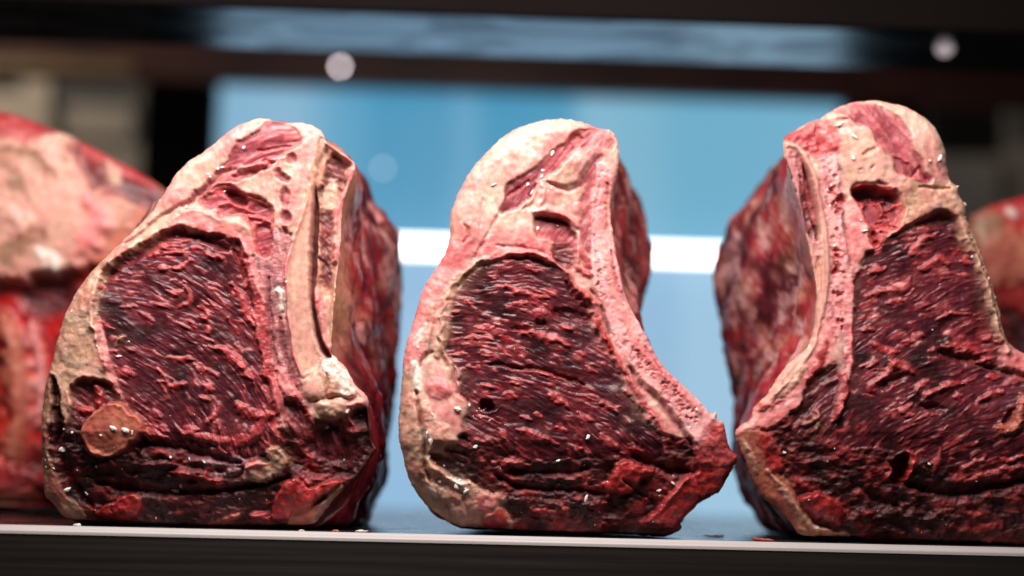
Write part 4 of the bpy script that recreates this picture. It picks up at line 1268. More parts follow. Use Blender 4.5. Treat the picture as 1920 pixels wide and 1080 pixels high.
    f.region('cap', [(1120, 293), (1107, 310), (1093, 329), (1084, 349), (1097, 364), (1083, 380), (1090, 402), (1087, 432), (1093, 462), (1108, 476), (1106, 404), (1108, 365), (1119, 322), (1128, 300)], -5, 2.5, 3, 'cap_muscle')
    f.region('fat', [(1062, 305), (1075, 292), (1105, 284), (1112, 292), (1098, 312), (1086, 330), (1076, 348), (1050, 352), (1020, 345), (1040, 328)], 5, 2.5, 3, 'inner_fat', bulge=4)
    f.crease([(1022, 345), (1045, 356), (1070, 360), (1088, 352)], 3, 6, 'pink')
    f.crease([(1010, 350), (1004, 372), (996, 392), (980, 398)], 3, 5, 'pink')
    f.rope('fat', [(1010, 392), (1018, 372), (1016, 352)], 5, 4, None, 0.4)
    f.crease([(936, 398), (922, 430), (906, 462), (890, 488)], 2.6, 5, 'pink')
    f.crease([(905, 378), (903, 410), (898, 450)], 2, 2.6, 'pink')
    f.crease([(868, 462), (880, 440), (872, 430)], 4, 6, 'red')
    f.crease([(930, 466), (980, 468), (1030, 484)], 3, 4, 'pink')
    # small pocket muscle
    f.region('cap', [(1000, 415), (1010, 408), (1034, 410), (1059, 415), (1071, 432), (1080, 446), (1074, 465), (1077, 488), (1070, 508), (1051, 503), (1037, 486), (1040, 460), (1018, 449), (1003, 446)], -14, 2.5, 2.5, 'pocket_muscle')
    f.region('dark', [(1040, 460), (1075, 462), (1077, 488), (1070, 507), (1050, 502), (1037, 486)], -14, 4, 3, 'pocket_muscle')
    f.crease([(1002, 414), (1030, 412), (1062, 420)], 4, 8, 'dark')
    f.rope('pink', [(1001, 404), (1034, 401), (1062, 411), (1083, 426)], 8, 7, 'inner_fat', 0.2)
    f.rope('pink', [(1085, 385), (1080, 400), (1085, 415)], 8, 4, None, 0.4)
    f.rope('red', [(1088, 470), (1098, 490), (1108, 500)], 8, 5, None, 0.4, 5)
    f.rope('red', [(1080, 505), (1096, 512), (1108, 520)], 9, 6, None, 0.4, 5)
    f.rope('pink', [(1085, 440), (1080, 470), (1082, 495)], 6, 5, None, 0.3)
    # red strip and cut bone
    f.rope('pink', [(1080, 545), (1098, 560), (1116, 590), (1136, 640), (1164, 690), (1190, 728), (1215, 770), (1248, 818)], 13, 4, 'sinew', 0.3)
    f.rope('red', [(1128, 630), (1150, 665), (1172, 705), (1200, 748), (1232, 800)], 6, 3, None, 0.3, 4)
    f.region('marrow', [(1118, 306), (1133, 310), (1152, 330), (1150, 365), (1147, 395), (1149, 421), (1154, 455), (1160, 490), (1171, 540), (1182, 572), (1196, 598), (1208, 620), (1220, 645), (1238, 675), (1258, 700), (1282, 722), (1310, 750), (1334, 776), (1350, 800),
                        (1340, 835), (1312, 840), (1288, 814), (1269, 787), (1241, 753), (1219, 728), (1200, 712), (1178, 680), (1155, 645), (1139, 607), (1125, 571), (1114, 537), (1108, 480), (1109, 421), (1107, 382), (1117, 345)], 1, 2.5, 2.5, 'cut_bone', slope=None, lip=2)
    f.rope('pink', [(1138, 330), (1128, 380), (1128, 430), (1134, 480), (1145, 530), (1160, 575), (1182, 625), (1212, 668), (1245, 708), (1280, 742), (1310, 772)], 9, 2.5, 'cut_bone', 0.2, 2)
    f.crease([(1145, 470), (1152, 520), (1162, 550), (1176, 570)], 3.2, 7, 'flap')
    f.crease([(1138, 345), (1140, 385), (1139, 425), (1146, 460)], 3.2, 5, 'tandark')
    f.crease([(1108, 545), (1124, 573), (1136, 608), (1142, 625)], 4, 7, 'dark')
    f.crease([(1180, 690), (1194, 716), (1224, 744), (1252, 775), (1280, 812), (1300, 840)], 6, 8, 'cap', kw=0.9)
    f.crease([(1205, 650), (1222, 672), (1240, 700)], 3, 4, 'red')
    q = random.Random(8)
    for k in range(42):
        t = q.random()
        x = 1180 + 125 * t + q.gauss(0, 7); y = 655 + 140 * t + q.gauss(0, 7)
        f.hole(x, y, q.uniform(2.5, 5.5), q.uniform(1.5, 2.8), q.uniform(-60, 40), q.uniform(2, 4.5), 'flap', 0.45, 0.6)
    for k in range(22):
        y = q.uniform(380, 560)
        f.hole(1117 + 0.14 * max(0, y - 480) + q.gauss(0, 3), y, q.uniform(2, 4.5), q.uniform(1.4, 2.6), q.uniform(-60, 60), q.uniform(1.5, 3.5), 'red', 0.45, 0.5)
    f.region('red', [(1330, 790), (1345, 790), (1358, 795), (1366, 835), (1385, 857), (1370, 880), (1340, 890), (1312, 870), (1300, 840), (1320, 820)], 0, 6, 5, 'bone_tip')
    f.region('flap', [(1318, 868), (1350, 880), (1372, 870), (1360, 905), (1340, 925), (1318, 933), (1300, 915)], -3, 4, 4, 'bone_tip')
    f.rope('red', [(1064, 519), (1072, 536), (1086, 553), (1104, 562)], 8, 8, None, 0.3)
    f.crease([(1060, 530), (1074, 552), (1095, 568)], 4, 7, 'dark')
    f.rope('red', [(1090, 570), (1105, 568), (1122, 574)], 9, 8, None, 0.3, 4)
    f.rope('flap', [(1118, 592), (1128, 620), (1140, 645), (1146, 655)], 6, 3, None, 0.3, 4)
    for pts, w in (([(946, 540), (979, 552), (1029, 562)], 6), ([(975, 627), (1007, 630), (1040, 640), (1068, 651)], 8), ([(872, 638), (894, 637)], 6.5), ([(848, 587), (861, 588)], 5), ([(892, 616), (925, 619)], 5.5), ([(938, 634), (963, 640)], 5.5), ([(1046, 612), (1072, 621)], 5.5), ([(874, 690), (888, 694), (899, 687)], 6),
                   ([(1078, 662), (1096, 668)], 6), ([(1032, 743), (1048, 750), (1064, 764)], 8), ([(945, 741), (968, 747)], 7), ([(967, 804), (1008, 821), (1046, 833)], 7), ([(892, 827), (924, 830)], 6), ([(940, 810), (948, 822)], 7), ([(922, 869), (955, 866), (987, 871)], 9), ([(972, 781), (993, 789)], 7), ([(1128, 756), (1154, 774)], 8),
                   ([(1081, 775), (1110, 790)], 7), ([(1128, 815), (1140, 830), (1157, 838)], 8), ([(1000, 775), (1015, 782)], 5), ([(870, 570), (885, 566)], 4), ([(962, 570), (985, 574)], 4.5), ([(1000, 585), (1025, 592)], 4.5), ([(915, 520), (930, 524)], 4), ([(985, 505), (1005, 512)], 4.5), ([(1005, 700), (1060, 712)], 4),
                   ([(1095, 690), (1120, 700)], 5), ([(955, 716), (980, 722)], 4), ([(1070, 835), (1090, 842)], 6), ([(1180, 842), (1200, 846)], 6), ([(905, 722), (925, 730)], 6), ([(1085, 740), (1105, 748)], 5), ([(1040, 800), (1062, 808)], 5)):
        f.rope('red', pts, w, min(w * 0.6, 4.5), None, 0.55, 3)
    f.scatter('red', eye, 110, (1.6, 3.2), (4, 13), 2.2, 14)
    f.scatter('pink', eye, 14, (1.5, 2.6), (3, 9), 1.8, 15)
    f.crease([(920, 684), (960, 690), (1018, 696), (1060, 710), (1095, 722)], 3.6, 7, 'hollow')
    # bottom lumps
    f.region('flap', [(1140, 900), (1150, 882), (1169, 862), (1197, 872), (1222, 881), (1220, 892), (1198, 902), (1180, 926), (1142, 932)], 8, 3, 4, 'meat_flap', bulge=5, bw=14)
    f.region('flap', [(1208, 982), (1230, 962), (1249, 939), (1269, 909), (1288, 891), (1302, 902), (1313, 937), (1298, 962), (1281, 978), (1258, 990), (1230, 985)], 8, 2.5, 4, 'meat_flap', bulge=4, bw=10)
    f.rope('red', [(1210, 982), (1235, 964), (1255, 938), (1275, 905), (1290, 895)], 6, 5, None, 0.4, 3)
    f.crease([(1190, 855), (1225, 868), (1260, 880), (1290, 880)], 10, 16, 'dark')
    f.crease([(1170, 900), (1200, 925), (1225, 935)], 4, 8, 'dark')
    f.crease([(960, 880), (1030, 888), (1100, 880)], 8, 8, 'dark')
    f.crease([(930, 890), (980, 915), (1080, 920), (1180, 930)], 6, 10, 'dark')
    f.rope('gnarl', [(960, 940), (1050, 950), (1140, 945)], 15, 6, None, 0.5, 6)
    f.rope('flap', [(1000, 960), (1040, 965), (1070, 960)], 9, 4, None, 0.5, 6)
    f.rope('flap', [(1140, 910), (1110, 916), (1080, 912)], 6, 4, None, 0.5, 5)
    f.rope('flap', [(1180, 960), (1200, 950), (1220, 930)], 7, 4, None, 0.5, 5)
    f.build(root, PARTM)
    rings = [([((p[0] - 1050) * 0.985 + 1050, (p[1] - 990) * 0.99 + 992) for p in out], 0.004),
             ([(1051, 240), (1120, 250), (1150, 290), (1152, 380), (1165, 480), (1185, 560), (1215, 640), (1260, 710), (1310, 770), (1345, 830), (1330, 900), (1270, 980), (1180, 1000), (1000, 996), (880, 985), (800, 940), (775, 860), (780, 720), (800, 620), (840, 510), (862, 420), (900, 320), (980, 255)], 0.035),
             ([(1060, 290), (1120, 285), (1165, 320), (1200, 378), (1218, 450), (1219, 520), (1200, 575), (1190, 620), (1200, 680), (1210, 760), (1215, 860), (1200, 950), (1150, 990), (1000, 985), (900, 970), (850, 900), (840, 760), (860, 620), (880, 500), (910, 380), (980, 310)], 0.13),
             ([(1070, 330), (1120, 320), (1160, 350), (1190, 400), (1205, 460), (1205, 520), (1190, 575), (1180, 640), (1185, 740), (1190, 860), (1170, 940), (1130, 968), (1000, 965), (930, 950), (890, 880), (880, 760), (890, 620), (900, 500), (930, 400), (1000, 340)], 0.21)]
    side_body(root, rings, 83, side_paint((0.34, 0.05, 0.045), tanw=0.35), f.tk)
    crumbs(f, root, [(1034, 293, 6, 1.6, 1.3), (988, 352, 5, 1.4, 0.9), (996, 366, 4, 1.6, 1.1), (925, 354, 5, 1.9, 0.5), (1045, 425, 4.5), (1007, 432, 5), (1016, 326, 5), (1014, 337, 5), (1002, 402, 4), (891, 838, 6, 1.5, 0.6), (1101, 820, 7), (1046, 864, 5, 1.3, 0.3), (880, 761, 5), (859, 769, 8, 1.3, -0.2), (802, 813, 6), (809, 828, 8, 1.1, 1.2),
                     (855, 912, 6), (861, 901, 5), (874, 920, 8), (880, 905, 5), (846, 898, 5), (1100, 935, 8, 1.5, 1.2), (1263, 906, 5), (1304, 768, 6), (1237, 920, 5, 1.6, 0.3), (812, 780, 5), (825, 902, 5)],
           [([(880, 340), (940, 270), (1020, 240), (1060, 270), (960, 340), (900, 430), (860, 440)], 26, 1.0, 2.6), (eye, 30, 0.9, 2.2), ([(780, 610), (800, 610), (795, 700), (778, 740), (770, 700)], 30, 1.4, 3.6), ([(885, 765), (930, 770), (925, 795), (895, 792)], 40, 1.6, 4.0), ([(800, 850), (850, 880), (900, 925), (870, 940), (810, 920)], 46, 1.4, 3.8),
            ([(920, 870), (1300, 880), (1280, 980), (960, 980)], 60, 1.0, 3.0), ([(1180, 680), (1210, 690), (1320, 790), (1290, 800)], 26, 1.2, 3.0), ([(930, 684), (1020, 692), (1090, 716), (1090, 724), (1010, 702), (940, 694)], 22, 1.0, 2.2), ([(1000, 340), (1060, 300), (1080, 400), (1000, 400)], 16, 1.0, 2.6)], 302)
    return root


# ------------------------------------------------------------------ the roast on the right
def roast_right():
    th = lambda x, y: -0.42 + 0.0015 * (x - 1720) - 0.0007 * np.clip(y - 600, -250, 250)
    out = [(1471, 258), (1496, 241), (1523, 227), (1539, 223), (1559, 208), (1590, 195), (1629, 190), (1662, 193), (1696, 202), (1723, 216), (1746, 236), (1762, 261), (1771, 288), (1773, 312), (1780, 338), (1793, 352), (1797, 366), (1807, 386), (1811, 411), (1822, 432),
           (1837, 468), (1847, 500), (1857, 530), (1865, 555), (1874, 585), (1878, 612), (1889, 640), (1905, 656), (1925, 666), (1955, 690), (1990, 750), (2012, 830), (2010, 920), (1985, 990), (1960, 1022), (1850, 1018), (1750, 1015), (1650, 1010), (1570, 1006), (1515, 1006),
           (1495, 985), (1480, 971), (1460, 952), (1435, 932), (1410, 895), (1400, 866), (1390, 842), (1377, 815), (1387, 797), (1406, 785), (1410, 772), (1420, 755), (1435, 744), (1450, 720), (1465, 696), (1490, 671), (1510, 655), (1517, 642), (1524, 615), (1530, 580),
           (1530, 540), (1524, 500), (1516, 460), (1508, 425), (1499, 385), (1488, 345), (1477, 310), (1469, 285)]
    f = Face(out, 37, th, radii=((1480, 260, 12), (1510, 420, 7), (1530, 560, 7), (1450, 720, 14), (1385, 810, 12), (1420, 910, 14), (1500, 990, 14), (1700, 1010, 20), (1630, 195, 30), (1760, 260, 40), (1790, 360, 26), (1850, 520, 16), (1890, 640, 14), (1990, 760, 34), (2000, 950, 34)), tuck=(810, 0.24))
    f.capdir = lambda x, y: 1.05 + 0 * x
    root = empty("rib_roast", tuple(px2w(1700, 1012, 0.0)))
    tag(root, "largest roast, right in the row, with a deep dark pocket near its top", "meat", "dry-aged rib roasts on the shelf")
    f.fill('fat', 'fat_cap')
    # rim and lower fat on the right
    f.region('tan', [(1680, 345), (1720, 350), (1770, 345), (1800, 345), (1830, 420), (1850, 480), (1885, 580), (1900, 640), (1960, 680), (1960, 730), (1920, 708), (1880, 690), (1866, 640), (1850, 570), (1825, 500), (1795, 440), (1770, 405), (1740, 405), (1700, 425), (1670, 440), (1682, 400)], 1, 4, 4, 'fat_rim')
    f.region('pink', [(1870, 670), (1890, 650), (1930, 662), (1960, 690), (1950, 720), (1900, 700), (1878, 690)], 2, 4, 3, 'fat_rim')
    # lower meat
    f.region('gnarl', [(1380, 800), (1440, 770), (1500, 770), (1560, 770), (1600, 790), (1690, 810), (1780, 830), (1850, 840), (1930, 830), (2030, 850), (2030, 1040), (1480, 1030), (1400, 900)], -8, 4, 4, 'lower_meat')
    f.region('dark', [(1500, 720), (1540, 690), (1570, 690), (1600, 760), (1610, 830), (1560, 830), (1500, 820), (1480, 790)], -9, 8, 4, 'lower_meat')
    # eye muscle
    eye = [(1702, 425), (1722, 415), (1745, 405), (1767, 405), (1786, 418), (1796, 440), (1811, 465), (1826, 500), (1838, 535), (1851, 570), (1859, 605), (1868, 640), (1876, 668), (1876, 684), (1866, 691), (1890, 698), (1920, 708), (1965, 740), (1990, 820), (1970, 880), (1920, 872),
           (1850, 884), (1780, 876), (1690, 852), (1630, 840), (1585, 840), (1560, 805), (1575, 765), (1592, 720), (1596, 670), (1594, 630), (1598, 580), (1601, 540), (1609, 505), (1620, 473), (1645, 460), (1670, 440)]
    f.region('muscle', eye, -10, 4.5, 5, 'eye_muscle')
    f.region('dark', [(1712, 422), (1745, 404), (1770, 406), (1790, 425), (1798, 446), (1775, 436), (1745, 424)], -24, 7, 3, 'eye_muscle')
    f.rope('pink', [(1668, 440), (1700, 424), (1726, 411), (1748, 402)], 5, 4, None, 0.3)
    f.crease([(1830, 682), (1866, 692), (1900, 700), (1940, 715)], 5, 12, 'dark')
    f.crease([(1758, 664), (1790, 672), (1830, 676)], 9, 10, 'dark', kw=0.7)
    f.hole(1885, 782, 8, 16, 20, 14, 'dark', 0.4, 2)
    f.hole(1745, 765, 22, 8, 10, 12, 'dark', 0.5, 0)
    f.hole(1665, 718, 26, 8, -20, 10, 'dark', 0.5, 0)
    f.rope('tan', [(1800, 440), (1820, 470), (1836, 510), (1850, 550), (1862, 590), (1872, 630), (1884, 662)], 6, 4, 'fat_rim', 0.2, 4)
    f.crease([(1812, 440), (1832, 480), (1850, 530), (1866, 580), (1876, 625)], 3, 4, 'tandark')
    # cap muscle and the red corner
    f.region('cap', [(1559, 211), (1596, 199), (1623, 198), (1646, 205), (1673, 219), (1684, 236), (1696, 252), (1701, 277), (1715, 305), (1729, 327), (1737, 344), (1726, 348), (1690, 338), (1673, 330), (1662, 305), (1646, 288), (1634, 266), (1621, 247), (1596, 236), (1584, 222), (1565, 217)], -5, 2.5, 3, 'cap_muscle')
    f.rope('red', [(1665, 297), (1678, 303), (1690, 312)], 5, 5, None, 0.4)
    f.crease([(1700, 340), (1715, 320), (1728, 344)], 3, 5, 'flap')
    f.rope('flap', [(1696, 342), (1712, 345), (1726, 348)], 3, 2, None, 0.4)
    f.crease([(1612, 296), (1622, 290), (1634, 284)], 3, 6, 'orange')
    f.crease([(1564, 228), (1575, 230), (1584, 229)], 3, 5, 'orange')
    f.hole(1630, 320, 6, 3, -20, 4, 'pink', 0.4, 1)
    f.hole(1605, 322, 5, 2.5, -20, 3, 'pink', 0.4, 1)
    f.crease([(1716, 355), (1745, 358), (1774, 357)], 2.6, 7, 'tandark')
    f.crease([(1748, 315), (1762, 335), (1776, 352)], 2.4, 4, 'pink')
    f.region('red', [(1468, 262), (1496, 243), (1526, 228), (1551, 232), (1566, 255), (1572, 292), (1552, 298), (1532, 303), (1509, 292), (1490, 274)], -3, 3, 4, 'red_corner')
    f.rope('pink', [(1540, 235), (1545, 255), (1560, 280)], 8, 3, None, 0.4, 4)
    f.crease([(1530, 235), (1528, 258), (1534, 285)], 3, 5, 'flap')
    # side face left of the rib: slit and darker layers
    f.region('string', [(1469, 285), (1492, 285), (1512, 320), (1528, 360), (1536, 420), (1538, 480), (1538, 540), (1530, 590), (1520, 640), (1510, 600), (1505, 480), (1490, 380)], -6, 2.5, 3, 'bone_flap')
    f.region('dark', [(1496, 330), (1510, 360), (1522, 410), (1524, 450), (1514, 440), (1504, 400)], -14, 4, 4, 'bone_flap')
    f.region('hollow', [(1504, 310), (1516, 335), (1527, 375), (1534, 420), (1534, 452), (1526, 430), (1518, 390), (1508, 345)], -30, 3, 2, 'bone_flap')
    f.rope('red', [(1500, 300), (1512, 345), (1522, 385), (1530, 420)], 4, 8, None, 0.3)
    f.region('tan', [(1508, 440), (1526, 470), (1532, 490), (1528, 540), (1518, 580), (1510, 560)], -8, 4, 5, 'bone_flap')
    f.region('bone', [(1534, 484), (1540, 500), (1536, 540), (1524, 590), (1516, 600), (1520, 560)], -12, 2.5, 2, 'bone_flap')
    # rib bone, its sponge, the pink membrane
    f.region('marrow', [(1540, 298), (1566, 292), (1570, 320), (1572, 360), (1582, 420), (1586, 480), (1584, 540), (1580, 590), (1568, 640), (1545, 660), (1540, 600), (1550, 540), (1552, 480), (1548, 430), (1540, 380), (1530, 330)], 0, 3, 3, 'spongy_bone')
    q = random.Random(9)
    for k in range(34):
        y = q.uniform(330, 640)
        f.hole(1558 + 0.07 * (y - 350) + q.gauss(0, 6), y, q.uniform(3, 8), q.uniform(2, 5.5), q.uniform(-50, 60), q.uniform(3, 8), 'flap', 0.4, 1.0)
    f.region('string', [(1567, 300), (1574, 330), (1578, 390), (1586, 430), (1596, 480), (1600, 520), (1598, 580), (1594, 640), (1592, 700), (1580, 760), (1562, 790), (1566, 740), (1574, 690), (1576, 630), (1584, 570), (1588, 500), (1578, 440), (1570, 380)], 0, 3, 3, 'sinew')
    f.rope('pink', [(1590, 520), (1594, 570), (1590, 630), (1588, 690), (1578, 740), (1565, 780)], 9, 4, 'sinew', 0.3, 3)
    f.rope('red', [(1575, 700), (1582, 730), (1570, 765), (1560, 785)], 8, 4, 'sinew', 0.3, 4)
    f.region('pink', [(1579, 390), (1592, 372), (1605, 385), (1620, 420), (1626, 450), (1638, 467), (1617, 478), (1604, 500), (1592, 512), (1588, 480), (1582, 425)], 2, 3, 2, 'pink_membrane')
    f.crease([(1578, 400), (1584, 430), (1588, 470), (1592, 500)], 3, 7, 'dark')
    f.region('bone', [(1500, 290), (1514, 300), (1530, 345), (1540, 385), (1548, 430), (1552, 480), (1552, 530), (1544, 580), (1538, 620), (1524, 655), (1500, 690), (1470, 725), (1440, 752), (1424, 758), (1440, 740), (1452, 720), (1468, 695), (1492, 670), (1510, 655), (1518, 640), (1526, 612),
                      (1534, 570), (1537, 520), (1537, 470), (1534, 420), (1530, 385), (1520, 345), (1508, 312)], 3, 2.2, 1.5, 'rib_bone', lip=2)
    f.region('pink', [(1540, 590), (1556, 610), (1562, 645), (1545, 685), (1515, 718), (1500, 750), (1482, 772), (1462, 795), (1430, 805), (1400, 808), (1378, 815), (1388, 797), (1408, 785), (1412, 770), (1424, 756), (1450, 742), (1480, 715), (1508, 685), (1530, 650)], 1, 4, 4, 'bone_end')
    f.rope('bone', [(1420, 762), (1450, 745), (1480, 720), (1505, 690)], 9, 4, 'bone_end', 0.3, 4)
    f.rope('red', [(1545, 640), (1535, 680), (1512, 715)], 9, 3, None, 0.4, 4)
    f.rope('red', [(1420, 760), (1440, 762), (1465, 755)], 7, 3, None, 0.4, 5)
    f.rope('white', [(1512, 640), (1515, 650)], 4, 3, None, 0.3)
    # orange-tan lower left edge
    f.region('orange', [(1375, 815), (1402, 805), (1432, 812), (1446, 838), (1456, 880), (1478, 905), (1504, 940), (1532, 978), (1562, 996), (1600, 1002), (1600, 1012), (1512, 1010), (1478, 974), (1432, 934), (1396, 868)], 0, 4, 4, 'lower_fat')
    f.rope('tan', [(1385, 825), (1402, 850), (1422, 885)], 8, 4, 'lower_fat', 0.4, 4)
    f.rope('tan', [(1440, 885), (1465, 910), (1490, 945), (1515, 975), (1545, 994), (1590, 1002)], 7, 5, 'lower_fat', 0.4, 3)
    f.region('flap', [(1418, 820), (1446, 815), (1462, 850), (1466, 880), (1450, 885), (1432, 860)], 2, 6, 5, 'lower_meat')
    f.rope('tandark', [(1500, 990), (1520, 1000), (1512, 1008)], 6, 4, None, 0.3)
    # pocket near the top
    f.region('red', [(1590, 358), (1598, 350), (1621, 346), (1651, 354), (1674, 363), (1684, 380), (1686, 402), (1680, 423), (1662, 440), (1642, 470), (1629, 460), (1620, 422), (1607, 388), (1594, 370)], -14, 3, 3, 'pocket_muscle', lip=5)
    f.region('dark', [(1598, 360), (1622, 356), (1650, 362), (1672, 370), (1678, 384), (1650, 380), (1630, 384), (1612, 378)], -36, 4, 2.5, 'pocket_muscle')
    f.region('cap', [(1618, 390), (1640, 388), (1650, 400), (1640, 425), (1625, 418)], -18, 3, 3, 'pocket_muscle')
    f.region('cap', [(1656, 398), (1676, 396), (1678, 415), (1662, 422)], -20, 3, 3, 'pocket_muscle')
    f.hole(1658, 387, 10, 5, 5, 14, 'dark', 0.35, 2)
    f.rope('red', [(1632, 374), (1640, 392), (1648, 410)], 4, 8, None, 0.3)
    f.rope('flap', [(1592, 355), (1620, 350), (1650, 357), (1670, 362)], 5, 6, None, 0.3, 3)
    for x, y in ((1655, 412), (1645, 424), (1668, 428), (1635, 440), (1652, 440), (1640, 456)):
        f.hole(x, y, 6, 4, 30, 7, 'flap', 0.4, 2)
    f.hole(1574, 375, 8, 9, 20, 12, 'flap', 0.4, 2)
    f.hole(1647, 348, 14, 4, 15, 10, 'dark', 0.4, 1)
    # strands of red fat
    for pts, w in (([(1700, 478), (1712, 470), (1724, 456), (1752, 440)], 7), ([(1720, 507), (1742, 496), (1757, 488), (1773, 498)], 8), ([(1630, 513), (1645, 508), (1655, 502)], 8), ([(1626, 556), (1645, 547), (1672, 545), (1694, 540), (1698, 524)], 9), ([(1750, 600), (1772, 590), (1795, 592), (1816, 586)], 6),
                   ([(1828, 600), (1840, 600)], 6), ([(1798, 490), (1818, 497)], 6), ([(1614, 621), (1636, 615)], 6), ([(1630, 646), (1655, 656), (1682, 660)], 7), ([(1763, 652), (1797, 648), (1815, 656), (1834, 661)], 10), ([(1624, 736), (1642, 718), (1660, 695), (1674, 680)], 9), ([(1670, 680), (1690, 690), (1706, 697)], 11),
                   ([(1726, 740), (1742, 738), (1760, 730), (1778, 724), (1798, 719)], 9), ([(1710, 733), (1722, 722), (1736, 714)], 7), ([(1786, 745), (1796, 742)], 9), ([(1830, 752), (1850, 742), (1874, 734)], 9), ([(1684, 772), (1703, 760)], 9), ([(1848, 711), (1873, 704)], 7), ([(1803, 882), (1822, 868), (1844, 856)], 7),
                   ([(1808, 902), (1860, 888), (1925, 877)], 8), ([(1870, 860), (1890, 862), (1912, 856)], 7), ([(1757, 843), (1756, 865), (1751, 886)], 6), ([(1712, 628), (1728, 632)], 7), ([(1690, 642), (1712, 640)], 7), ([(1620, 690), (1640, 680)], 7), ([(1735, 660), (1750, 655)], 5), ([(1696, 782), (1708, 778)], 6), ([(1862, 640), (1870, 645)], 6),
                   ([(1842, 640), (1856, 632)], 6), ([(1780, 470), (1795, 474)], 5), ([(1700, 610), (1712, 606)], 5), ([(1660, 570), (1690, 565)], 6)):
        f.rope('red', pts, w, min(w * 0.6, 5.5), None, 0.5, 3.5)
    f.rope('orange', [(1860, 803), (1880, 808), (1898, 798), (1905, 770), (1922, 745)], 10, 7, None, 0.3, 4)
    f.scatter('red', eye, 90, (1.8, 3.6), (5, 15), 2.8, 24)
    f.scatter('pink', eye, 26, (1.5, 2.8), (4, 10), 2.4, 25)
    # bottom
    f.region('flap', [(1505, 936), (1535, 925), (1555, 928), (1577, 945), (1586, 962), (1580, 985), (1550, 977), (1528, 966)], 8, 3, 4, 'meat_flap', bulge=5, bw=14)
    f.hole(1688, 880, 16, 27, 12, 38, 'hollow', 0.25, 3)
    f.rope('flap', [(1700, 848), (1713, 862), (1709, 884), (1692, 904)], 6, 7, None, 0.3, 3)
    f.rope('flap', [(1664, 872), (1668, 890), (1664, 900)], 5, 5, None, 0.3, 3)
    f.crease([(1690, 905), (1740, 915), (1790, 925), (1850, 915), (1930, 900)], 12, 16, 'dark')
    f.crease([(1600, 900), (1640, 930), (1690, 950)], 8, 10, 'dark')
    f.rope('tandark', [(1500, 800), (1520, 795), (1532, 785)], 5, 6, None, 0.3, 4)
    f.rope('tandark', [(1530, 776), (1535, 790), (1528, 812)], 4, 5, None, 0.3, 3)
    f.rope('gnarl', [(1600, 970), (1700, 960), (1800, 975)], 16, 6, None, 0.4, 6)
    f.build(root, PARTM)
    rings = [([((p[0] - 1730) * 0.988 + 1730, (p[1] - 1000) * 0.99 + 1002) for p in out], 0.004),
             ([(1500, 258), (1560, 225), (1640, 205), (1710, 230), (1750, 290), (1780, 380), (1830, 500), (1870, 620), (1940, 700), (1970, 800), (1980, 920), (1940, 1010), (1750, 1012), (1580, 1006), (1500, 980), (1430, 900), (1400, 820), (1440, 740), (1490, 660), (1505, 560), (1492, 440), (1472, 330)], 0.03),
             ([(1520, 300), (1600, 280), (1680, 300), (1720, 380), (1760, 500), (1800, 620), (1840, 740), (1860, 880), (1820, 990), (1650, 1000), (1500, 995), (1430, 985), (1400, 930), (1380, 860), (1378, 740), (1362, 680), (1350, 590), (1344, 540), (1352, 480), (1370, 415), (1400, 385), (1450, 325)], 0.15),
             ([(1530, 340), (1600, 330), (1660, 350), (1700, 430), (1730, 540), (1750, 660), (1780, 780), (1780, 900), (1740, 970), (1620, 980), (1500, 975), (1440, 955), (1410, 900), (1395, 820), (1385, 700), (1372, 600), (1365, 520), (1372, 450), (1395, 410), (1440, 370)], 0.22)]
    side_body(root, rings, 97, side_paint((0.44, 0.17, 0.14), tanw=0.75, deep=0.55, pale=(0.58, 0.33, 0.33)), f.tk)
    crumbs(f, root, [(1568, 238, 10, 1.2, 0.4), (1594, 263, 5, 2.2, -0.6), (1592, 302, 7), (1620, 425, 0.1), (1609, 416, 5), (1616, 436, 6, 1.4, 0.2), (1751, 304, 8, 1.1, 1.2), (1732, 309, 5), (1792, 352, 5), (1806, 384, 4), (1554, 387, 5), (1820, 483, 5), (1536, 905 - 400, 3), (1470, 848, 5, 1.5, -0.4), (1740, 870, 4)],
           [([(1680, 220), (1740, 250), (1770, 330), (1740, 340), (1700, 260)], 26, 1.0, 2.8), ([(1570, 250), (1640, 300), (1660, 345), (1590, 345)], 22, 1.0, 2.8), (eye, 34, 0.9, 2.2), ([(1780, 350), (1800, 370), (1840, 480), (1880, 620), (1868, 620), (1820, 470), (1785, 390)], 70, 1.3, 3.8),
            ([(1545, 300), (1570, 300), (1585, 480), (1575, 600), (1555, 600)], 46, 1.2, 3.4), ([(1480, 800), (1600, 850), (1900, 900), (1900, 990), (1560, 980)], 50, 0.9, 2.8)], 303)
    return root


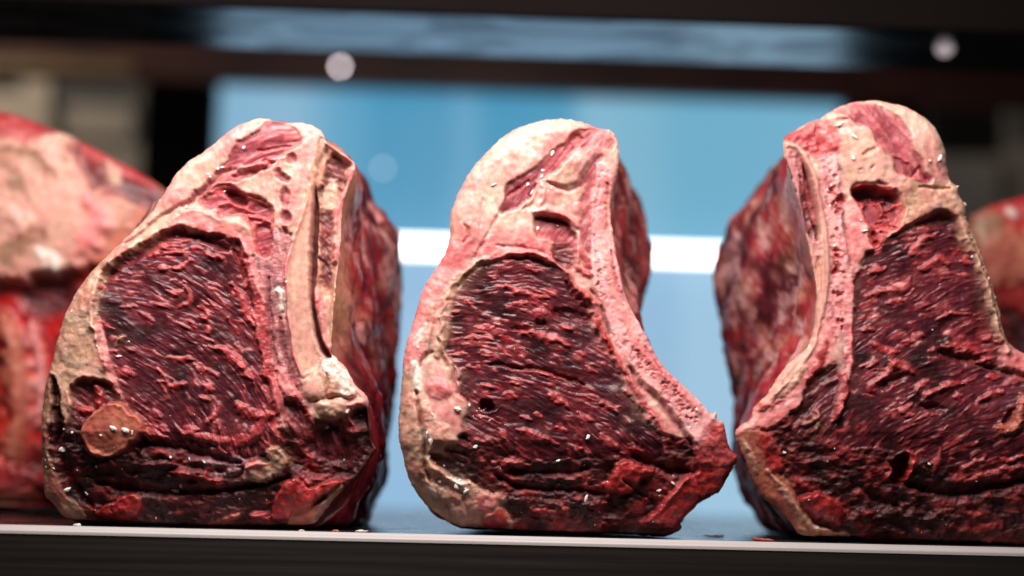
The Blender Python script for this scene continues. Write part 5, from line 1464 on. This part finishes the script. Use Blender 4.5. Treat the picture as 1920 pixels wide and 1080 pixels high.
# ------------------------------------------------------------------ cuts further back, out of focus
def back_left():
    th = lambda x, y: 0.3 + 0 * x
    Y = 0.20
    out = [(-260, 230), (-120, 205), (0, 210), (50, 222), (80, 235), (130, 255), (190, 286), (240, 312), (290, 342), (330, 380), (345, 450), (330, 600), (300, 800), (250, 930), (100, 948), (-100, 945), (-240, 930), (-300, 700), (-300, 400)]
    f = Face(out, 53, th, g=4.0, plane=Y, radii=((0, 210, 40), (300, 340, 30), (100, 940, 30)), tuck=(860, 0.3))
    root = empty("beef_loin", tuple(px2w(60, 945, Y)))
    tag(root, "blurred slab of beef at the left edge with tan fat over a red cavity", "meat")
    f.fill('orange', 'fat_cap')
    f.region('bone', [(-300, 280), (0, 260), (110, 260), (150, 320), (200, 360), (270, 380), (240, 420), (150, 500), (60, 530), (-100, 520), (-300, 560)], 6, 10, 14, 'fat_cap', bulge=14, bw=40)
    f.region('red', [(-300, 200), (0, 200), (100, 235), (140, 262), (100, 282), (20, 268), (-100, 250), (-300, 270)], 2, 10, 10, 'top_meat')
    f.region('dark', [(134, 268), (190, 288), (260, 322), (310, 360), (330, 420), (270, 390), (205, 372), (160, 330)], -8, 6, 8, 'top_meat')
    f.rope('red', [(160, 280), (220, 312), (290, 352)], 14, 8, None, 0.4)
    f.rope('fat', [(205, 310), (225, 345)], 14, 6, None, 0.4)
    f.rope('fat', [(80, 290), (110, 270), (130, 258)], 18, 8, None, 0.4)
    f.rope('white', [(92, 480), (112, 502), (108, 520)], 16, 6, None, 0.3, 6)
    f.rope('tandark', [(-60, 300), (20, 320), (60, 380)], 18, -4, None, 0.5, 12)
    f.rope('fat', [(20, 400), (60, 440), (40, 490)], 26, 8, None, 0.5, 10)
    f.rope('tandark', [(-40, 500), (30, 480), (100, 450)], 20, -6, None, 0.5, 12)
    f.rope('pink', [(170, 380), (200, 420), (160, 480)], 22, 6, None, 0.5, 10)
    f.rope('tandark', [(0, 290), (60, 300), (110, 340)], 12, -6, None, 0.5, 8)
    f.region('vivid', [(-140, 545), (60, 530), (140, 515), (220, 520), (200, 640), (130, 720), (100, 900), (-60, 900), (-120, 700)], -40, 10, 8, 'cavity_meat')
    f.region('gnarl', [(120, 640), (230, 520), (330, 480), (330, 980), (80, 980), (90, 880), (110, 760)], -50, 14, 8, 'lower_meat')
    f.region('dark', [(40, 540), (110, 520), (140, 560), (90, 590), (50, 580)], -55, 10, 8, 'cavity_meat')
    f.rope('orange', [(10, 600), (30, 680), (36, 760), (26, 850)], 26, 26, 'bone_flap', 0.3, 4)
    f.rope('pink', [(60, 600), (75, 700), (70, 800)], 12, 14, None, 0.5, 5)
    f.region('flap', [(-150, 880), (20, 870), (90, 885), (110, 920), (0, 925), (-150, 925)], -10, 10, 10, 'lower_meat')
    f.crease([(-150, 950), (0, 945), (120, 940)], 16, 30, 'gnarl')
    f.build(root, PARTM)
    rings = [([((p[0] - 0) * 0.985, (p[1] - 900) * 0.99 + 902) for p in out], Y + 0.004),
             ([(-200, 260), (0, 250), (150, 300), (260, 370), (290, 500), (270, 700), (230, 900), (80, 940), (-150, 935), (-240, 700), (-240, 400)], Y + 0.06), ([(-150, 330), (0, 310), (120, 340), (220, 430), (240, 560), (230, 740), (190, 900), (60, 925), (-120, 920), (-190, 700), (-190, 450)], Y + 0.16)]
    side_body(root, rings, 117, side_paint((0.40, 0.2, 0.12)), n=120, steps=24)


def back_right():
    th = lambda x, y: -0.2 + 0 * x
    Y = 0.20
    out = [(1815, 415), (1835, 396), (1860, 385), (1920, 368), (2000, 350), (2100, 370), (2180, 480), (2200, 700), (2180, 980), (2000, 1000), (1880, 990), (1800, 900), (1790, 700), (1800, 500)]
    f = Face(out, 67, th, g=4.0, plane=Y, radii=((1830, 400, 30), (2000, 350, 40), (1800, 800, 20), (2000, 1000, 30)), tuck=(820, 0.3))
    root = empty("beef_loin", tuple(px2w(1990, 1000, Y)))
    tag(root, "blurred red beef cut at the right edge, partly hidden behind the largest roast", "meat")
    f.fill('flap', 'top_meat')
    f.region('orange', [(1815, 430), (1850, 420), (1900, 440), (1960, 430), (2100, 450), (2100, 520), (1950, 525), (1880, 540), (1830, 510)], 6, 10, 12, 'fat_band', bulge=8)
    f.region('tandark', [(1818, 410), (1850, 395), (1872, 420), (1850, 450), (1822, 460)], 6, 10, 8, 'fat_band')
    f.rope('white', [(1884, 398), (1892, 404)], 10, 4, None, 0.3, 5)
    f.region('gnarl', [(1780, 590), (1860, 575), (1950, 590), (2220, 580), (2220, 1020), (1780, 1020)], -10, 12, 10, 'lower_meat')
    f.build(root, PARTM)
    rings = [([((p[0] - 2000) * 0.985 + 2000, (p[1] - 950) * 0.99 + 952) for p in out], Y + 0.004),
             ([(1850, 440), (1920, 400), (2000, 390), (2090, 410), (2150, 500), (2160, 700), (2140, 960), (2000, 985), (1890, 975), (1830, 880), (1825, 700), (1830, 540)], Y + 0.06), ([(1880, 500), (1940, 470), (2000, 460), (2070, 480), (2110, 560), (2120, 720), (2100, 920), (2000, 945), (1910, 935), (1870, 860), (1865, 700), (1865, 580)], Y + 0.15)]
    side_body(root, rings, 127, side_paint((0.30, 0.05, 0.045)), n=120, steps=24)


roast_left()
roast_middle()
roast_right()
back_left()
back_right()

# ------------------------------------------------------------------ scraps lying on the shelf
rs = random.Random(77)


def scrap(name, px, depth, w, h, colr, label, group=None, stretch=1.0):
    # where the line of sight to px meets the shelf at this depth
    p = px2w(px, 990, depth)
    c = (float(p[0]), depth, 0.0)
    V, F = [], []
    for q in range(3):
        b = len(V)
        v = crumb_geo((0, 0, 0), 1.0, rs)
        v = v * np.array([w * 0.55, w * 0.4, h * 0.6]) + np.array([(q - 1) * w * 0.45, rs.uniform(-0.2, 0.2) * w, h * 0.35])
        V += v.tolist(); F += [tuple(b + i for i in f) for f in ICO_F]
    V = np.array(V)
    V[:, 2] = np.maximum(V[:, 2], 0.0003)
    T = np.tile(np.array(colr), (len(V), 1)) * np.random.RandomState(int(px)).uniform(0.7, 1.3, (len(V), 1))
    me = new_mesh(name, V, F, MAT_CRUMB, T, np.full(len(V), 0.4), np.full(len(V), 0.5), smooth=True)
    o = link(name, me)
    o.location = c
    tag(o, label, "scrap", group)
    return o


scrap("meat_scrap", 1430, -0.007, 0.0085, 0.0035, (0.45, 0.09, 0.06), "red meat scrap on the shelf edge at the foot of the largest roast")
scrap("meat_scrap", 1345, 0.045, 0.008, 0.0022, (0.40, 0.06, 0.05), "flat red meat scrap on the shelf in the gap right of the middle roast")
scrap("meat_scrap", 629, -0.008, 0.003, 0.0018, (0.55, 0.16, 0.12), "tiny red meat scrap on the shelf edge just right of the left roast")
scrap("fat_scrap", 676, -0.006, 0.0045, 0.0022, (0.75, 0.58, 0.50), "pale fat scrap on the shelf edge in the gap left of the middle roast")
scrap("fat_scrap", 566, -0.011, 0.0025, 0.0016, (0.75, 0.62, 0.56), "small white fat scrap on the shelf edge under the left roast's right corner")
scrap("fat_scrap", 146, -0.011, 0.0028, 0.0026, (0.80, 0.72, 0.66), "white fat scrap on the shelf edge under the left roast's left corner")
